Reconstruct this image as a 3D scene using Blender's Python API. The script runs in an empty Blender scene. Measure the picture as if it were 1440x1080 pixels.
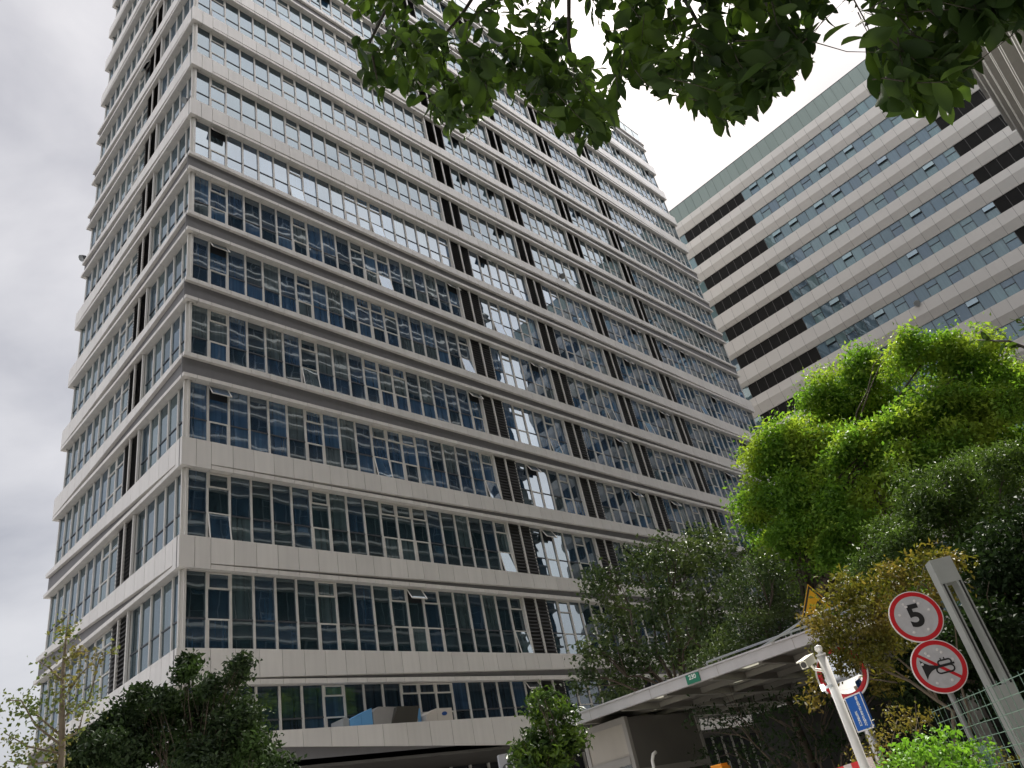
import bpy, bmesh, math, random
import numpy as np
from mathutils import Vector, Matrix
R_ = math.radians
random.seed(7); rng = np.random.default_rng(11)
scene = bpy.context.scene
COL = scene.collection

# ------------------------------------------------------------------ camera
CAM = np.array([-11.1230, -25.2443, 1.6])
RV = np.array([0.70827185, -0.67852009, -0.19483706])
UV = np.array([-0.24078554, -0.49164347, 0.83684468])
FV = np.array([0.6636063, 0.54579958, 0.51159505])
FPX = 1091.24
cd = bpy.data.cameras.new('camera'); cam = bpy.data.objects.new('camera', cd); COL.objects.link(cam)
cam.matrix_world = Matrix(((RV[0], UV[0], -FV[0], CAM[0]), (RV[1], UV[1], -FV[1], CAM[1]), (RV[2], UV[2], -FV[2], CAM[2]), (0, 0, 0, 1)))
cd.sensor_width = 36; cd.lens = 36 * FPX / 1440; cd.clip_start = 0.05; cd.clip_end = 2000
scene.camera = cam

# ------------------------------------------------------------------ world, sun, exposure
SUN_EL, SUN_AZ = 54.0, 74.0           # azimuth from +Y towards +X
sdir = Vector((math.sin(R_(SUN_AZ)) * math.cos(R_(SUN_EL)), math.cos(R_(SUN_AZ)) * math.cos(R_(SUN_EL)), math.sin(R_(SUN_EL))))
w = bpy.data.worlds.new('World'); scene.world = w; w.use_nodes = True
nt = w.node_tree; N = nt.nodes; Lk = nt.links
for n in list(N): N.remove(n)
def nd(t, **k):
    n = N.new(t)
    for a, b in k.items(): setattr(n, a, b)
    return n
def mth(op, a, b=None, clamp=False):
    n = nd('ShaderNodeMath', operation=op); n.use_clamp = clamp
    for i, x in enumerate((a, b)):
        if x is None: continue
        if isinstance(x, (int, float)): n.inputs[i].default_value = x
        else: Lk.new(x, n.inputs[i])
    return n.outputs[0]
out = nd('ShaderNodeOutputWorld'); bg = nd('ShaderNodeBackground'); bg.inputs['Strength'].default_value = 0.1
sky = nd('ShaderNodeTexSky', sky_type='NISHITA'); sky.sun_disc = False
sky.sun_elevation = R_(SUN_EL); sky.sun_rotation = R_(SUN_AZ); sky.dust_density = 3.0
tc = nd('ShaderNodeTexCoord'); sep = nd('ShaderNodeSeparateXYZ'); Lk.new(tc.outputs['Generated'], sep.inputs[0])
mp = nd('ShaderNodeMapping'); mp.inputs['Scale'].default_value = (1.0, 1.0, 1.9); mp.inputs['Location'].default_value = (2.3, 0.4, 1.7)
Lk.new(tc.outputs['Generated'], mp.inputs[0])
n1 = nd('ShaderNodeTexNoise'); n1.inputs['Scale'].default_value = 2.6; n1.inputs['Detail'].default_value = 7; n1.inputs['Roughness'].default_value = 0.52; n1.inputs['Distortion'].default_value = 0.35
Lk.new(mp.outputs[0], n1.inputs['Vector'])
rp = nd('ShaderNodeValToRGB'); Lk.new(n1.outputs['Fac'], rp.inputs[0])
rp.color_ramp.elements[0].position = 0.34; rp.color_ramp.elements[0].color = (0.47, 0.46, 0.48, 1)
rp.color_ramp.elements[1].position = 0.62; rp.color_ramp.elements[1].color = (0.86, 0.835, 0.825, 1)
# thin-cloud glow round the hidden sun, brighter zenith (overcast luminance)
dp = nd('ShaderNodeVectorMath', operation='DOT_PRODUCT'); Lk.new(tc.outputs['Generated'], dp.inputs[0]); dp.inputs[1].default_value = sdir
glow = mth('POWER', mth('MAXIMUM', dp.outputs['Value'], 0.0), 130.0)
zen = mth('POWER', mth('MAXIMUM', sep.outputs['Z'], 0.0), 1.5)
amp = mth('ADD', mth('MULTIPLY', glow, 0.34), mth('ADD', 0.152, mth('MULTIPLY', zen, 0.05)))
# added bright lobes in the unseen sky, to light the tower faces and glass
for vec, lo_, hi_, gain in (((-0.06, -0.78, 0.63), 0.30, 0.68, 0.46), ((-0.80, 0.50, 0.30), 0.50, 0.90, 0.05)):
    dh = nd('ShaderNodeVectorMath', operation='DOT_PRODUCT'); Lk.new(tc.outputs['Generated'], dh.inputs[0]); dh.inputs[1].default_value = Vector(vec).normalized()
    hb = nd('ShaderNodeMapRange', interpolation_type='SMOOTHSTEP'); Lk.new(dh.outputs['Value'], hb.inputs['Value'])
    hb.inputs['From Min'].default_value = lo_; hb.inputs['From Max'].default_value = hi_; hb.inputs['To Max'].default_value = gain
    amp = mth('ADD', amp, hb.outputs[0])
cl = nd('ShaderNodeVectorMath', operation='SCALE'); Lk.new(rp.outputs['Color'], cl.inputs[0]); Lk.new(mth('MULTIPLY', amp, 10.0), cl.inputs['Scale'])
mx = nd('ShaderNodeMix', data_type='RGBA'); mx.inputs['Factor'].default_value = 0.93
Lk.new(sky.outputs['Color'], mx.inputs['A']); Lk.new(cl.outputs['Vector'], mx.inputs['B'])
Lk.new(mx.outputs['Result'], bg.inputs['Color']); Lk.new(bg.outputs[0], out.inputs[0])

sl = bpy.data.lights.new('sun', 'SUN'); sl.energy = 2.2; sl.angle = R_(13); sl.color = (1, 0.95, 0.87)
so = bpy.data.objects.new('sun', sl); COL.objects.link(so); so.rotation_euler = sdir.to_track_quat('Z', 'Y').to_euler()
scene.view_settings.view_transform = 'Standard'; scene.view_settings.look = 'None'
scene.view_settings.exposure = 2.28; scene.view_settings.gamma = 1.0
scene.view_settings.use_curve_mapping = False
scene.cycles.max_bounces = 6; scene.cycles.transparent_max_bounces = 8

# ------------------------------------------------------------------ helpers
def ray(u, v): return FV + RV * (u - 720) / FPX + UV * (540 - v) / FPX
def at(u, v, dist):
    D = ray(u, v); return CAM + D * dist / math.hypot(D[0], D[1])
def ppm(X): return FPX / float((np.array(X) - CAM) @ FV)
def proj(X):
    D = np.array(X) - CAM; z = D @ FV
    return 720 + FPX * (D @ RV) / z, 540 - FPX * (D @ UV) / z

class MB:
    def __init__(s): s.v = []; s.f = []; s.m = []
    def quad(s, a, b, c, d, m=0):
        i = len(s.v); s.v += [tuple(a), tuple(b), tuple(c), tuple(d)]; s.f.append((i, i+1, i+2, i+3)); s.m.append(m)
    def hexa(s, p, m=0):   # 8 points: bottom 0-3 ccw, top 4-7
        i = len(s.v); s.v += [tuple(x) for x in p]
        for q in ((3,2,1,0),(4,5,6,7),(0,1,5,4),(1,2,6,5),(2,3,7,6),(3,0,4,7)):
            s.f.append(tuple(i+k for k in q)); s.m.append(m)
    def box(s, x0, y0, z0, x1, y1, z1, m=0):
        s.hexa([(x0,y0,z0),(x1,y0,z0),(x1,y1,z0),(x0,y1,z0),(x0,y0,z1),(x1,y0,z1),(x1,y1,z1),(x0,y1,z1)], m)
    def obox(s, c, ax, ay, az, hx, hy, hz, m=0):
        c = np.array(c, float); ax, ay, az = (np.array(a, float) for a in (ax, ay, az))
        P = []
        for sz in (-1, 1):
            for sx, sy in ((-1,-1),(1,-1),(1,1),(-1,1)):
                P.append(c + ax*hx*sx + ay*hy*sy + az*hz*sz)
        s.hexa(P, m)
    def tube(s, pts, rad, n=8, m=0, cap=True):
        pts = [np.array(p, float) for p in pts]
        if not hasattr(rad, '__len__'): rad = [rad]*len(pts)
        base = len(s.v); prev = None
        for k, p in enumerate(pts):
            t = pts[min(k+1, len(pts)-1)] - pts[max(k-1, 0)]; t = t / (np.linalg.norm(t) + 1e-9)
            if prev is None:
                a = np.cross(t, (0, 0, 1.0)) if abs(t[2]) < 0.95 else np.cross(t, (1.0, 0, 0))
            else: a = prev - t * (prev @ t)
            a /= np.linalg.norm(a) + 1e-9; prev = a; b = np.cross(t, a)
            for j in range(n):
                th = 2*math.pi*j/n; s.v.append(tuple(p + rad[k]*(a*math.cos(th) + b*math.sin(th))))
        for k in range(len(pts)-1):
            for j in range(n):
                s.f.append((base+k*n+j, base+k*n+(j+1) % n, base+(k+1)*n+(j+1) % n, base+(k+1)*n+j)); s.m.append(m)
        if cap:
            s.f.append(tuple(base+j for j in reversed(range(n)))); s.m.append(m)
            s.f.append(tuple(base+(len(pts)-1)*n+j for j in range(n))); s.m.append(m)
    def lathe(s, c, ax, ay, az, prof, n=40, m=0):   # prof: (radius, height along az, material)
        c, ax, ay, az = (np.array(a, float) for a in (c, ax, ay, az)); base = len(s.v)
        for r, h, _ in prof:
            for j in range(n):
                th = 2*math.pi*j/n; s.v.append(tuple(c + az*h + r*(ax*math.cos(th) + ay*math.sin(th))))
        for k in range(len(prof)-1):
            for j in range(n):
                s.f.append((base+k*n+j, base+k*n+(j+1) % n, base+(k+1)*n+(j+1) % n, base+(k+1)*n+j)); s.m.append(prof[k+1][2])
    def poly(s, pts, m=0):
        i = len(s.v); s.v += [tuple(p) for p in pts]; s.f.append(tuple(range(i, i+len(pts)))); s.m.append(m)
    def build(s, name, mats, parent=None, smooth=False, fix=True):
        me = bpy.data.meshes.new(name); me.from_pydata([tuple(map(float, v)) for v in s.v], [], s.f)
        if not isinstance(mats, (list, tuple)): mats = [mats]
        for m in mats: me.materials.append(m)
        me.polygons.foreach_set('material_index', s.m)
        if smooth: me.polygons.foreach_set('use_smooth', [True]*len(s.f))
        me.update()
        o = bpy.data.objects.new(name, me); COL.objects.link(o)
        if parent is not None:
            o.parent = parent; o.matrix_parent_inverse = Matrix.Translation(-Vector(parent.location))
        return o
def npmesh(name, V, F, mat, parent=None, smooth=False):
    me = bpy.data.meshes.new(name); V = np.asarray(V, np.float32); F = np.asarray(F, np.int32)
    k = F.shape[1]
    me.vertices.add(len(V)); me.vertices.foreach_set('co', V.ravel())
    me.loops.add(F.size); me.loops.foreach_set('vertex_index', F.ravel())
    me.polygons.add(len(F)); me.polygons.foreach_set('loop_start', np.arange(0, F.size, k, dtype=np.int32))
    me.polygons.foreach_set('loop_total', np.full(len(F), k, np.int32))
    if smooth: me.polygons.foreach_set('use_smooth', np.ones(len(F), bool))
    me.update(calc_edges=True); me.validate()
    me.materials.append(mat)
    o = bpy.data.objects.new(name, me); COL.objects.link(o)
    if parent is not None:
        o.parent = parent; o.matrix_parent_inverse = Matrix.Translation(-Vector(parent.location))
    return o
def tag(o, label=None, cat=None, group=None, kind=None):
    if label: o['label'] = label
    if cat: o['category'] = cat
    if group: o['group'] = group
    if kind: o['kind'] = kind
    return o
def empty(name, loc, label, cat, group=None):
    o = bpy.data.objects.new(name, None); COL.objects.link(o); o.location = tuple(float(x) for x in loc)
    o.empty_display_size = 0.3
    return tag(o, label, cat, group)

# ------------------------------------------------------------------ materials
def mat(name, col, rough=0.6, metal=0.0, spec=0.5, noise=0.0, nscale=3.0, bump=0.0, bscale=40.0, emit=None, streak=0.0, island=0.0):
    m = bpy.data.materials.new(name); m.use_nodes = True; t = m.node_tree; b = t.nodes['Principled BSDF']
    b.inputs['Base Color'].default_value = (*col, 1); b.inputs['Roughness'].default_value = rough
    b.inputs['Metallic'].default_value = metal; b.inputs['Specular IOR Level'].default_value = spec
    g = t.nodes.new('ShaderNodeNewGeometry')
    src = None
    def mul(a, fac, lo, hi):
        mr = t.nodes.new('ShaderNodeMapRange'); mr.inputs['To Min'].default_value = lo; mr.inputs['To Max'].default_value = hi
        t.links.new(fac, mr.inputs['Value'])
        vm = t.nodes.new('ShaderNodeVectorMath'); vm.operation = 'SCALE'
        if a is None: vm.inputs[0].default_value = col
        else: t.links.new(a, vm.inputs[0])
        t.links.new(mr.outputs[0], vm.inputs['Scale']); return vm.outputs[0]
    if noise:
        n = t.nodes.new('ShaderNodeTexNoise'); n.inputs['Scale'].default_value = nscale; n.inputs['Detail'].default_value = 6
        t.links.new(g.outputs['Position'], n.inputs['Vector']); src = mul(src, n.outputs['Fac'], 1-noise, 1+noise)
    if streak:
        mpn = t.nodes.new('ShaderNodeMapping'); mpn.inputs['Scale'].default_value = (5, 5, 0.35); t.links.new(g.outputs['Position'], mpn.inputs[0])
        n = t.nodes.new('ShaderNodeTexNoise'); n.inputs['Scale'].default_value = 1.0; n.inputs['Detail'].default_value = 5
        t.links.new(mpn.outputs[0], n.inputs['Vector']); src = mul(src, n.outputs['Fac'], 1-streak, 1+streak*0.6)
    if island: src = mul(src, g.outputs['Random Per Island'], 1-island, 1+island)
    if src is not None: t.links.new(src, b.inputs['Base Color'])
    if bump:
        n = t.nodes.new('ShaderNodeTexNoise'); n.inputs['Scale'].default_value = bscale; n.inputs['Detail'].default_value = 4
        t.links.new(g.outputs['Position'], n.inputs['Vector'])
        bp = t.nodes.new('ShaderNodeBump'); bp.inputs['Strength'].default_value = bump; bp.inputs['Distance'].default_value = 0.02
        t.links.new(n.outputs['Fac'], bp.inputs['Height']); t.links.new(bp.outputs[0], b.inputs['Normal'])
    if emit:
        b.inputs['Emission Color'].default_value = (*col, 1); b.inputs['Emission Strength'].default_value = emit
    return m
def glass(name, cols, refl=0.45, tint=(0.86, 0.9, 0.93), wav=0.012, wscale=0.9, curtain=0.35):
    """opaque-looking coated curtain-wall glass: dark room tone behind a wavy mirror coat"""
    m = bpy.data.materials.new(name); m.use_nodes = True; t = m.node_tree; L = t.links
    for n in list(t.nodes): t.nodes.remove(n)
    o = t.nodes.new('ShaderNodeOutputMaterial'); mixs = t.nodes.new('ShaderNodeMixShader')
    d = t.nodes.new('ShaderNodeBsdfDiffuse'); gl = t.nodes.new('ShaderNodeBsdfGlossy'); gl.inputs['Roughness'].default_value = 0.012
    gl.inputs['Color'].default_value = (*tint, 1)
    g = t.nodes.new('ShaderNodeNewGeometry'); oi = t.nodes.new('ShaderNodeObjectInfo')
    ad = t.nodes.new('ShaderNodeMath'); ad.operation = 'ADD'; L.new(g.outputs['Random Per Island'], ad.inputs[0]); L.new(oi.outputs['Random'], ad.inputs[1])
    fr = t.nodes.new('ShaderNodeMath'); fr.operation = 'FRACT'; L.new(ad.outputs[0], fr.inputs[0])
    rp = t.nodes.new('ShaderNodeValToRGB'); L.new(fr.outputs[0], rp.inputs[0]); cr = rp.color_ramp; cr.interpolation = 'CONSTANT'
    cr.elements[0].position = 0; cr.elements[0].color = (*cols[0], 1); cr.elements[1].position = 1/len(cols); cr.elements[1].color = (*cols[1], 1)
    for i in range(2, len(cols)):
        e = cr.elements.new(i/len(cols)); e.color = (*cols[i], 1)
    # curtain folds hanging behind the glass
    mpn = t.nodes.new('ShaderNodeMapping'); mpn.inputs['Scale'].default_value = (7, 7, 0.25); L.new(g.outputs['Position'], mpn.inputs[0])
    n2 = t.nodes.new('ShaderNodeTexNoise'); n2.inputs['Scale'].default_value = 1; n2.inputs['Detail'].default_value = 3; L.new(mpn.outputs[0], n2.inputs['Vector'])
    mr = t.nodes.new('ShaderNodeMapRange'); mr.inputs['From Min'].default_value = 0.3; mr.inputs['From Max'].default_value = 0.7
    mr.inputs['To Min'].default_value = 1-curtain; mr.inputs['To Max'].default_value = 1+curtain; L.new(n2.outputs['Fac'], mr.inputs['Value'])
    sc = t.nodes.new('ShaderNodeVectorMath'); sc.operation = 'SCALE'; L.new(rp.outputs['Color'], sc.inputs[0]); L.new(mr.outputs[0], sc.inputs['Scale'])
    L.new(sc.outputs[0], d.inputs['Color'])
    n = t.nodes.new('ShaderNodeTexNoise'); n.inputs['Scale'].default_value = wscale; n.inputs['Detail'].default_value = 1.0
    L.new(g.outputs['Position'], n.inputs['Vector'])
    bp = t.nodes.new('ShaderNodeBump'); bp.inputs['Strength'].default_value = 1.0; bp.inputs['Distance'].default_value = wav
    L.new(n.outputs['Fac'], bp.inputs['Height']); L.new(bp.outputs[0], gl.inputs['Normal'])
    lw = t.nodes.new('ShaderNodeFresnel'); lw.inputs['IOR'].default_value = 1.55
    fm = t.nodes.new('ShaderNodeMath'); fm.operation = 'MULTIPLY_ADD'; fm.inputs[1].default_value = 1 - refl; fm.inputs[2].default_value = refl
    L.new(lw.outputs[0], fm.inputs[0]); L.new(fm.outputs[0], mixs.inputs[0])
    L.new(d.outputs[0], mixs.inputs[1]); L.new(gl.outputs[0], mixs.inputs[2]); L.new(mixs.outputs[0], o.inputs[0])
    return m
def leafmat(name, c1, c2, trans=0.35, rough=0.55, young=None, yscale=0.5, spec=0.2):
    m = bpy.data.materials.new(name); m.use_nodes = True; t = m.node_tree; L = t.links
    b = t.nodes['Principled BSDF']; o = t.nodes['Material Output']
    g = t.nodes.new('ShaderNodeNewGeometry')
    mixc = t.nodes.new('ShaderNodeMix'); mixc.data_type = 'RGBA'; mixc.inputs['A'].default_value = (*c1, 1); mixc.inputs['B'].default_value = (*c2, 1)
    L.new(g.outputs['Random Per Island'], mixc.inputs['Factor']); colr = mixc.outputs['Result']
    if young:
        n = t.nodes.new('ShaderNodeTexNoise'); n.inputs['Scale'].default_value = yscale; n.inputs['Detail'].default_value = 3; L.new(g.outputs['Position'], n.inputs['Vector'])
        mr = t.nodes.new('ShaderNodeMapRange'); mr.inputs['From Min'].default_value = 0.48; mr.inputs['From Max'].default_value = 0.62; L.new(n.outputs['Fac'], mr.inputs['Value'])
        m2 = t.nodes.new('ShaderNodeMix'); m2.data_type = 'RGBA'; L.new(mr.outputs[0], m2.inputs['Factor']); L.new(colr, m2.inputs['A']); m2.inputs['B'].default_value = (*young, 1); colr = m2.outputs['Result']
    L.new(colr, b.inputs['Base Color']); b.inputs['Roughness'].default_value = rough; b.inputs['Specular IOR Level'].default_value = spec
    tr = t.nodes.new('ShaderNodeBsdfTranslucent')
    br = t.nodes.new('ShaderNodeVectorMath'); br.operation = 'MULTIPLY'; L.new(colr, br.inputs[0]); br.inputs[1].default_value = (1.5, 1.5, 0.8); L.new(br.outputs[0], tr.inputs['Color'])
    ms = t.nodes.new('ShaderNodeMixShader'); ms.inputs[0].default_value = trans
    L.new(b.outputs[0], ms.inputs[1]); L.new(tr.outputs[0], ms.inputs[2]); L.new(ms.outputs[0], o.inputs[0])
    return m

M_PANEL = mat('white_aluminium_panel', (0.76, 0.735, 0.70), 0.42, 0.0, 0.45, noise=0.06, nscale=0.6, streak=0.13, island=0.045)
M_LEDGE = mat('white_aluminium_ledge', (0.75, 0.72, 0.68), 0.45, noise=0.08, streak=0.16, island=0.04)
M_GAP = mat('grey_recess_panel', (0.185, 0.182, 0.188), 0.7, noise=0.08, streak=0.1)
M_DARK = mat('dark_joint', (0.02, 0.02, 0.022), 0.8)
M_FRAME = mat('cream_window_frame', (0.67, 0.65, 0.61), 0.45, noise=0.08, nscale=2)
M_TRANS = mat('dark_transom', (0.07, 0.075, 0.085), 0.5)
M_LOUV = mat('dark_louvre_blade', (0.036, 0.035, 0.035), 0.55, noise=0.15)
M_GLASS = glass('tower_glass', [(.014,.030,.038), (.019,.040,.052), (.022,.05,.085), (.017,.034,.043), (.018,.042,.068), (.05,.08,.088), (.022,.044,.054)], refl=0.13, wav=0.0024, wscale=1.0, tint=(0.78, 0.89, 0.96))
M_GLASS2 = glass('tower_glass_blue_reflection', [(.03,.065,.12), (.045,.10,.19), (.025,.05,.085), (.05,.11,.20), (.035,.075,.14), (.08,.11,.125), (.022,.045,.07)], refl=0.18, wav=0.003, wscale=1.0, tint=(0.82, 0.91, 0.98))  # mid-floor panes: blue reflection painted into the pane colours
M_GLASSB = glass('rear_tower_glass', [(.07,.11,.13), (.10,.155,.17), (.065,.095,.13), (.12,.19,.195), (.08,.125,.16), (.11,.165,.17)], refl=0.10, tint=(0.74, 0.90, 1.0), wav=0.006, curtain=0.1)
M_GREEN = glass('green_parapet_glass', [(.14,.18,.165), (.15,.19,.175), (.13,.17,.155)], refl=0.10, tint=(0.8, 0.9, 0.85), wav=0.004, curtain=0.05)
M_RAIL = glass('roof_rail_glass', [(.30,.36,.34), (.33,.39,.36)], refl=0.25, wav=0.003, curtain=0.05)
M_CORE = mat('dark_interior', (0.018, 0.02, 0.024), 0.8)
M_BPANEL = mat('rear_tower_panel', (0.56, 0.535, 0.50), 0.45, noise=0.04, nscale=0.5, streak=0.05, island=0.025)
M_BLACK = mat('black_louvre_panel', (0.012, 0.0115, 0.011), 0.7, 0, 0.15, noise=0.3, nscale=1.2)
M_MULL = mat('dark_mullion', (0.035, 0.04, 0.045), 0.5)
M_STEEL = mat('grey_painted_steel', (0.30, 0.32, 0.33), 0.45, noise=0.08)
M_WHITE = mat('white_painted_steel', (0.72, 0.71, 0.68), 0.4, noise=0.06)
M_FASCIA = mat('weathered_white_fascia', (0.47, 0.465, 0.475), 0.5, noise=0.12, nscale=1.5, streak=0.15)
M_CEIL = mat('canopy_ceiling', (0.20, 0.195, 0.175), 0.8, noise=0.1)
M_SKYL = leafmat('translucent_skylight', (0.40, 0.40, 0.66), (0.42, 0.42, 0.70), 0.75, 0.6)
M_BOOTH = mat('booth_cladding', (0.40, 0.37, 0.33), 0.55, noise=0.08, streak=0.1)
M_BOOTHF = mat('booth_frame', (0.30, 0.29, 0.275), 0.5, noise=0.08)
M_BARK = mat('tree_bark', (0.09, 0.07, 0.052), 0.9, noise=0.35, nscale=9, bump=0.6)
M_BARK2 = mat('pale_bark', (0.17, 0.14, 0.105), 0.9, noise=0.3, nscale=12, bump=0.5)
M_TWIG = mat('twig_bark', (0.03, 0.026, 0.018), 0.9, noise=0.3, nscale=20)
M_ASPH = mat('asphalt', (0.055, 0.055, 0.056), 0.9, noise=0.2, nscale=4, bump=0.4, bscale=120)
M_PAVE = mat('concrete_paving', (0.54, 0.52, 0.49), 0.85, noise=0.15, nscale=3)
M_SOIL = mat('planting_soil', (0.06, 0.045, 0.03), 0.95, noise=0.3, nscale=5, bump=0.6)

# ------------------------------------------------------------------ ground (setting)
g = MB(); g.quad((-500, -500, 0), (500, -500, 0), (500, 500, 0), (-500, 500, 0)); tag(g.build('ground', M_ASPH), kind='structure')
g = MB(); g.box(-20, -28.0, 0.004, -4.95, -12.55, 0.05); tag(g.build('pavement', M_PAVE), kind='structure')
g = MB(); g.quad((-4.9, -24.6, 0.13), (60, -24.6, 0.13), (60, -20.4, 0.13), (-4.9, -20.4, 0.13)); g.quad((-4.9, -24.6, 0.0), (60, -24.6, 0.0), (60, -24.6, 0.13), (-4.9, -24.6, 0.13)); tag(g.build('planting_bed', M_SOIL), kind='structure')
g = MB(); g.box(-4.8, -20.35, 0.004, 60, -12.55, 0.06); tag(g.build('driveway', M_PAVE), kind='structure')
g = MB(); g.box(-9, -12.5, 0.004, 70, 17, 0.14); tag(g.build('forecourt', M_PAVE), kind='structure')

# ------------------------------------------------------------------ facades
H, D, PR, Z0 = 3.9, 1.17, 0.20, 9.355
LED = 0.165
class Face:
    def __init__(s, o, u, n): s.o = np.array(o, float); s.u = np.array(u, float); s.n = np.array(n, float)
    def P(s, u, n, z): p = s.o + s.u*u + s.n*n; return (p[0], p[1], z)
    def box(s, mb, u0, u1, n0, n1, z0, z1, m=0, z0b=None, z1b=None):
        z0b = z0 if z0b is None else z0b; z1b = z1 if z1b is None else z1b
        mb.hexa([s.P(u0,n1,z0), s.P(u1,n1,z0b), s.P(u1,n0,z0b), s.P(u0,n0,z0), s.P(u0,n1,z1), s.P(u1,n1,z1b), s.P(u1,n0,z1b), s.P(u0,n0,z1)] if s.flip() else
                [s.P(u0,n0,z0), s.P(u1,n0,z0b), s.P(u1,n1,z0b), s.P(u0,n1,z0), s.P(u0,n0,z1), s.P(u1,n0,z1b), s.P(u1,n1,z1b), s.P(u0,n1,z1)], m)
    def flip(s): return (s.u[0]*s.n[1] - s.u[1]*s.n[0]) < 0
    def quad(s, mb, pts, m=0):   # pts (u,n,z) counter-clockwise seen from outside when u runs right
        q = [s.P(*p) for p in pts]
        if not s.flip(): q = q[::-1]
        mb.quad(*q, m)

def band(mb, fc, edges, zt, s0, s1, u0, u1, dd=D):
    """one spandrel band: jointed upper panel, thin lower ledge, grey recess opening along its length"""
    span = edges[-1] - edges[0]
    for a, b in zip(edges[:-1], edges[1:]):
        sa = s0 + (s1-s0)*(a-edges[0])/span; sb = s0 + (s1-s0)*(b-edges[0])/span
        full = dd - LED - 0.022
        ha, hb = full + (0.19-full)*sa, full + (0.19-full)*sb
        j = 0.010
        if max(sa, sb) < 0.035:
            fc.box(mb, a+j, b-j, 0, PR, zt-dd, zt, 0)
            continue
        fc.box(mb, a+j, b-j, 0, PR, zt-ha, zt, 0, z0b=zt-hb)
        fc.box(mb, a+j, b-j, 0, PR-0.004, zt-dd, zt-dd+LED, 1)
    fc.box(mb, max(edges[0], 0.26), edges[-1]-0.3, -0.25, 0.0, zt-dd+0.012, zt-0.012, 1)
    fc.box(mb, edges[0], edges[-1], 0.001, 0.045, zt-dd+0.01, zt-0.01, 2)
def band_states(k):
    grp = ((k - 3)//4) % 2 if k >= 3 else 1
    return (1.0, 0.0) if grp == 0 else (0.0, 1.0)

def cell(fm, gm, fc, a, b, z0, z1, typ, rs, openp=0.0, last=False, rec=0.12):
    """one glazed bay: mullion, glass and opening lights; fm = frame mesh, gm = glass mesh"""
    mw = 0.036; fc = Face(fc.o - fc.n*rec, fc.u, fc.n)
    fc.box(fm, a-mw, a+mw, -0.04, 0.045, z0, z1, 0)
    if last: fc.box(fm, b-mw, b+mw, -0.04, 0.045, z0, z1, 0)
    if abs(fc.u[1]) > 0.5: openp *= 0.15
    hgt = z1 - z0; zt = z0 + hgt*0.40; zv = z0 + hgt*0.78
    l, r = a+mw, b-mw
    def pane(l, r, za, zb, tilt=0.0, hinge='top', n=-0.02):
        t1, t2 = rs.uniform(-1, 1)*0.0016*(r-l), rs.uniform(-1, 1)*0.0016*(zb-za)
        if tilt:
            ang = math.radians(tilt); hh = (zb-za)
            nb, zbt = n + 0.05 + math.sin(ang)*hh, zb - math.cos(ang)*hh
            fc.quad(gm, [(l, nb, zbt), (r, nb, zbt), (r, n+0.05, zb), (l, n+0.05, zb)])
            return
        fc.quad(gm, [(l, n-t1-t2, za), (r, n+t1-t2, za), (r, n+t1+t2, zb), (l, n-t1+t2, zb)])
    def sash(l, r, za, zb, tilt):
        fw = 0.05
        if tilt:
            ang = math.radians(tilt); hh = zb-za; nb, zl = 0.03 + math.sin(ang)*hh, zb - math.cos(ang)*hh
            A = np.array(fc.P(l, 0.03, zb)); B = np.array(fc.P(r, 0.03, zb)); Cc = np.array(fc.P(r, nb, zl)); Dd = np.array(fc.P(l, nb, zl))
            for p, q in ((A, Dd), (B, Cc), (Dd, Cc), (A, B)):
                fm.tube([p, q], fw*0.6, n=4)
            pane(l+0.02, r-0.02, za, zb, tilt)
            fc.quad(fm, [(l, -0.035, za), (r, -0.035, za), (r, -0.035, zb), (l, -0.035, zb)], 2)
        else:
            fc.box(fm, l, l+fw, -0.03, 0.035, za, zb, 0); fc.box(fm, r-fw, r, -0.03, 0.035, za, zb, 0)
            fc.box(fm, l+fw, r-fw, -0.03, 0.035, za, za+fw, 0); fc.box(fm, l+fw, r-fw, -0.03, 0.035, zb-fw, zb, 0)
            pane(l+fw, r-fw, za+fw, zb-fw, 0, n=-0.005)
    if typ == 'F':
        pane(l, r, z0, zt-0.025); pane(l, r, zt+0.025, z1)
        fc.box(fm, l, r, -0.03, 0.012, zt-0.025, zt+0.025, 1)
    else:
        x = rs.random()
        sash(l, r, zv, z1-0.01, 32 if x < openp else 0)
        sash(l, r, z0+0.01, zt, 9 if 0.30 < x < 0.30 + openp*0.9 else 0)
        pane(l, r, zt+0.0, zv, 0)
def louvre(mb, fc, a, b, z0, z1, first=True):
    fc.box(mb, a-0.04, a+0.04, -0.04, 0.055, z0, z1, 1)
    fc.quad(mb, [(a+.04, -0.07, z0), (b-.04, -0.07, z0), (b-.04, -0.07, z1), (a+.04, -0.07, z1)], 0)
    nb = 16; st = (z1-z0)/nb
    for i in range(nb):
        zz = z0 + st*(i+0.15)
        fc.quad(mb, [(a+.04, 0.02, zz), (b-.04, 0.02, zz), (b-.04, -0.06, zz+st*0.75), (a+.04, -0.06, zz+st*0.75)], 0)

def pxsize(fc, a, b, z0, z1):
    p = [proj(fc.P(u, 0, z)) for u, z in ((a, z0), (b, z0), (b, z1), (a, z1))]
    ar = 0.5*abs(sum(p[i][0]*p[(i+1) % 4][1] - p[(i+1) % 4][0]*p[i][1] for i in range(4)))
    cx = sum(q[0] for q in p)/4; cy = sum(q[1] for q in p)/4
    D = np.array(fc.P(a, 0, z0)) - CAM
    if D @ FV <= 0.5 or not (0 < cx < 1440 and 0 < cy < 1080): return 0
    if (CAM - np.array(fc.P(a, 0, z0))) @ np.array([fc.n[0], fc.n[1], 0]) <= 0: return 0
    return ar

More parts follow.
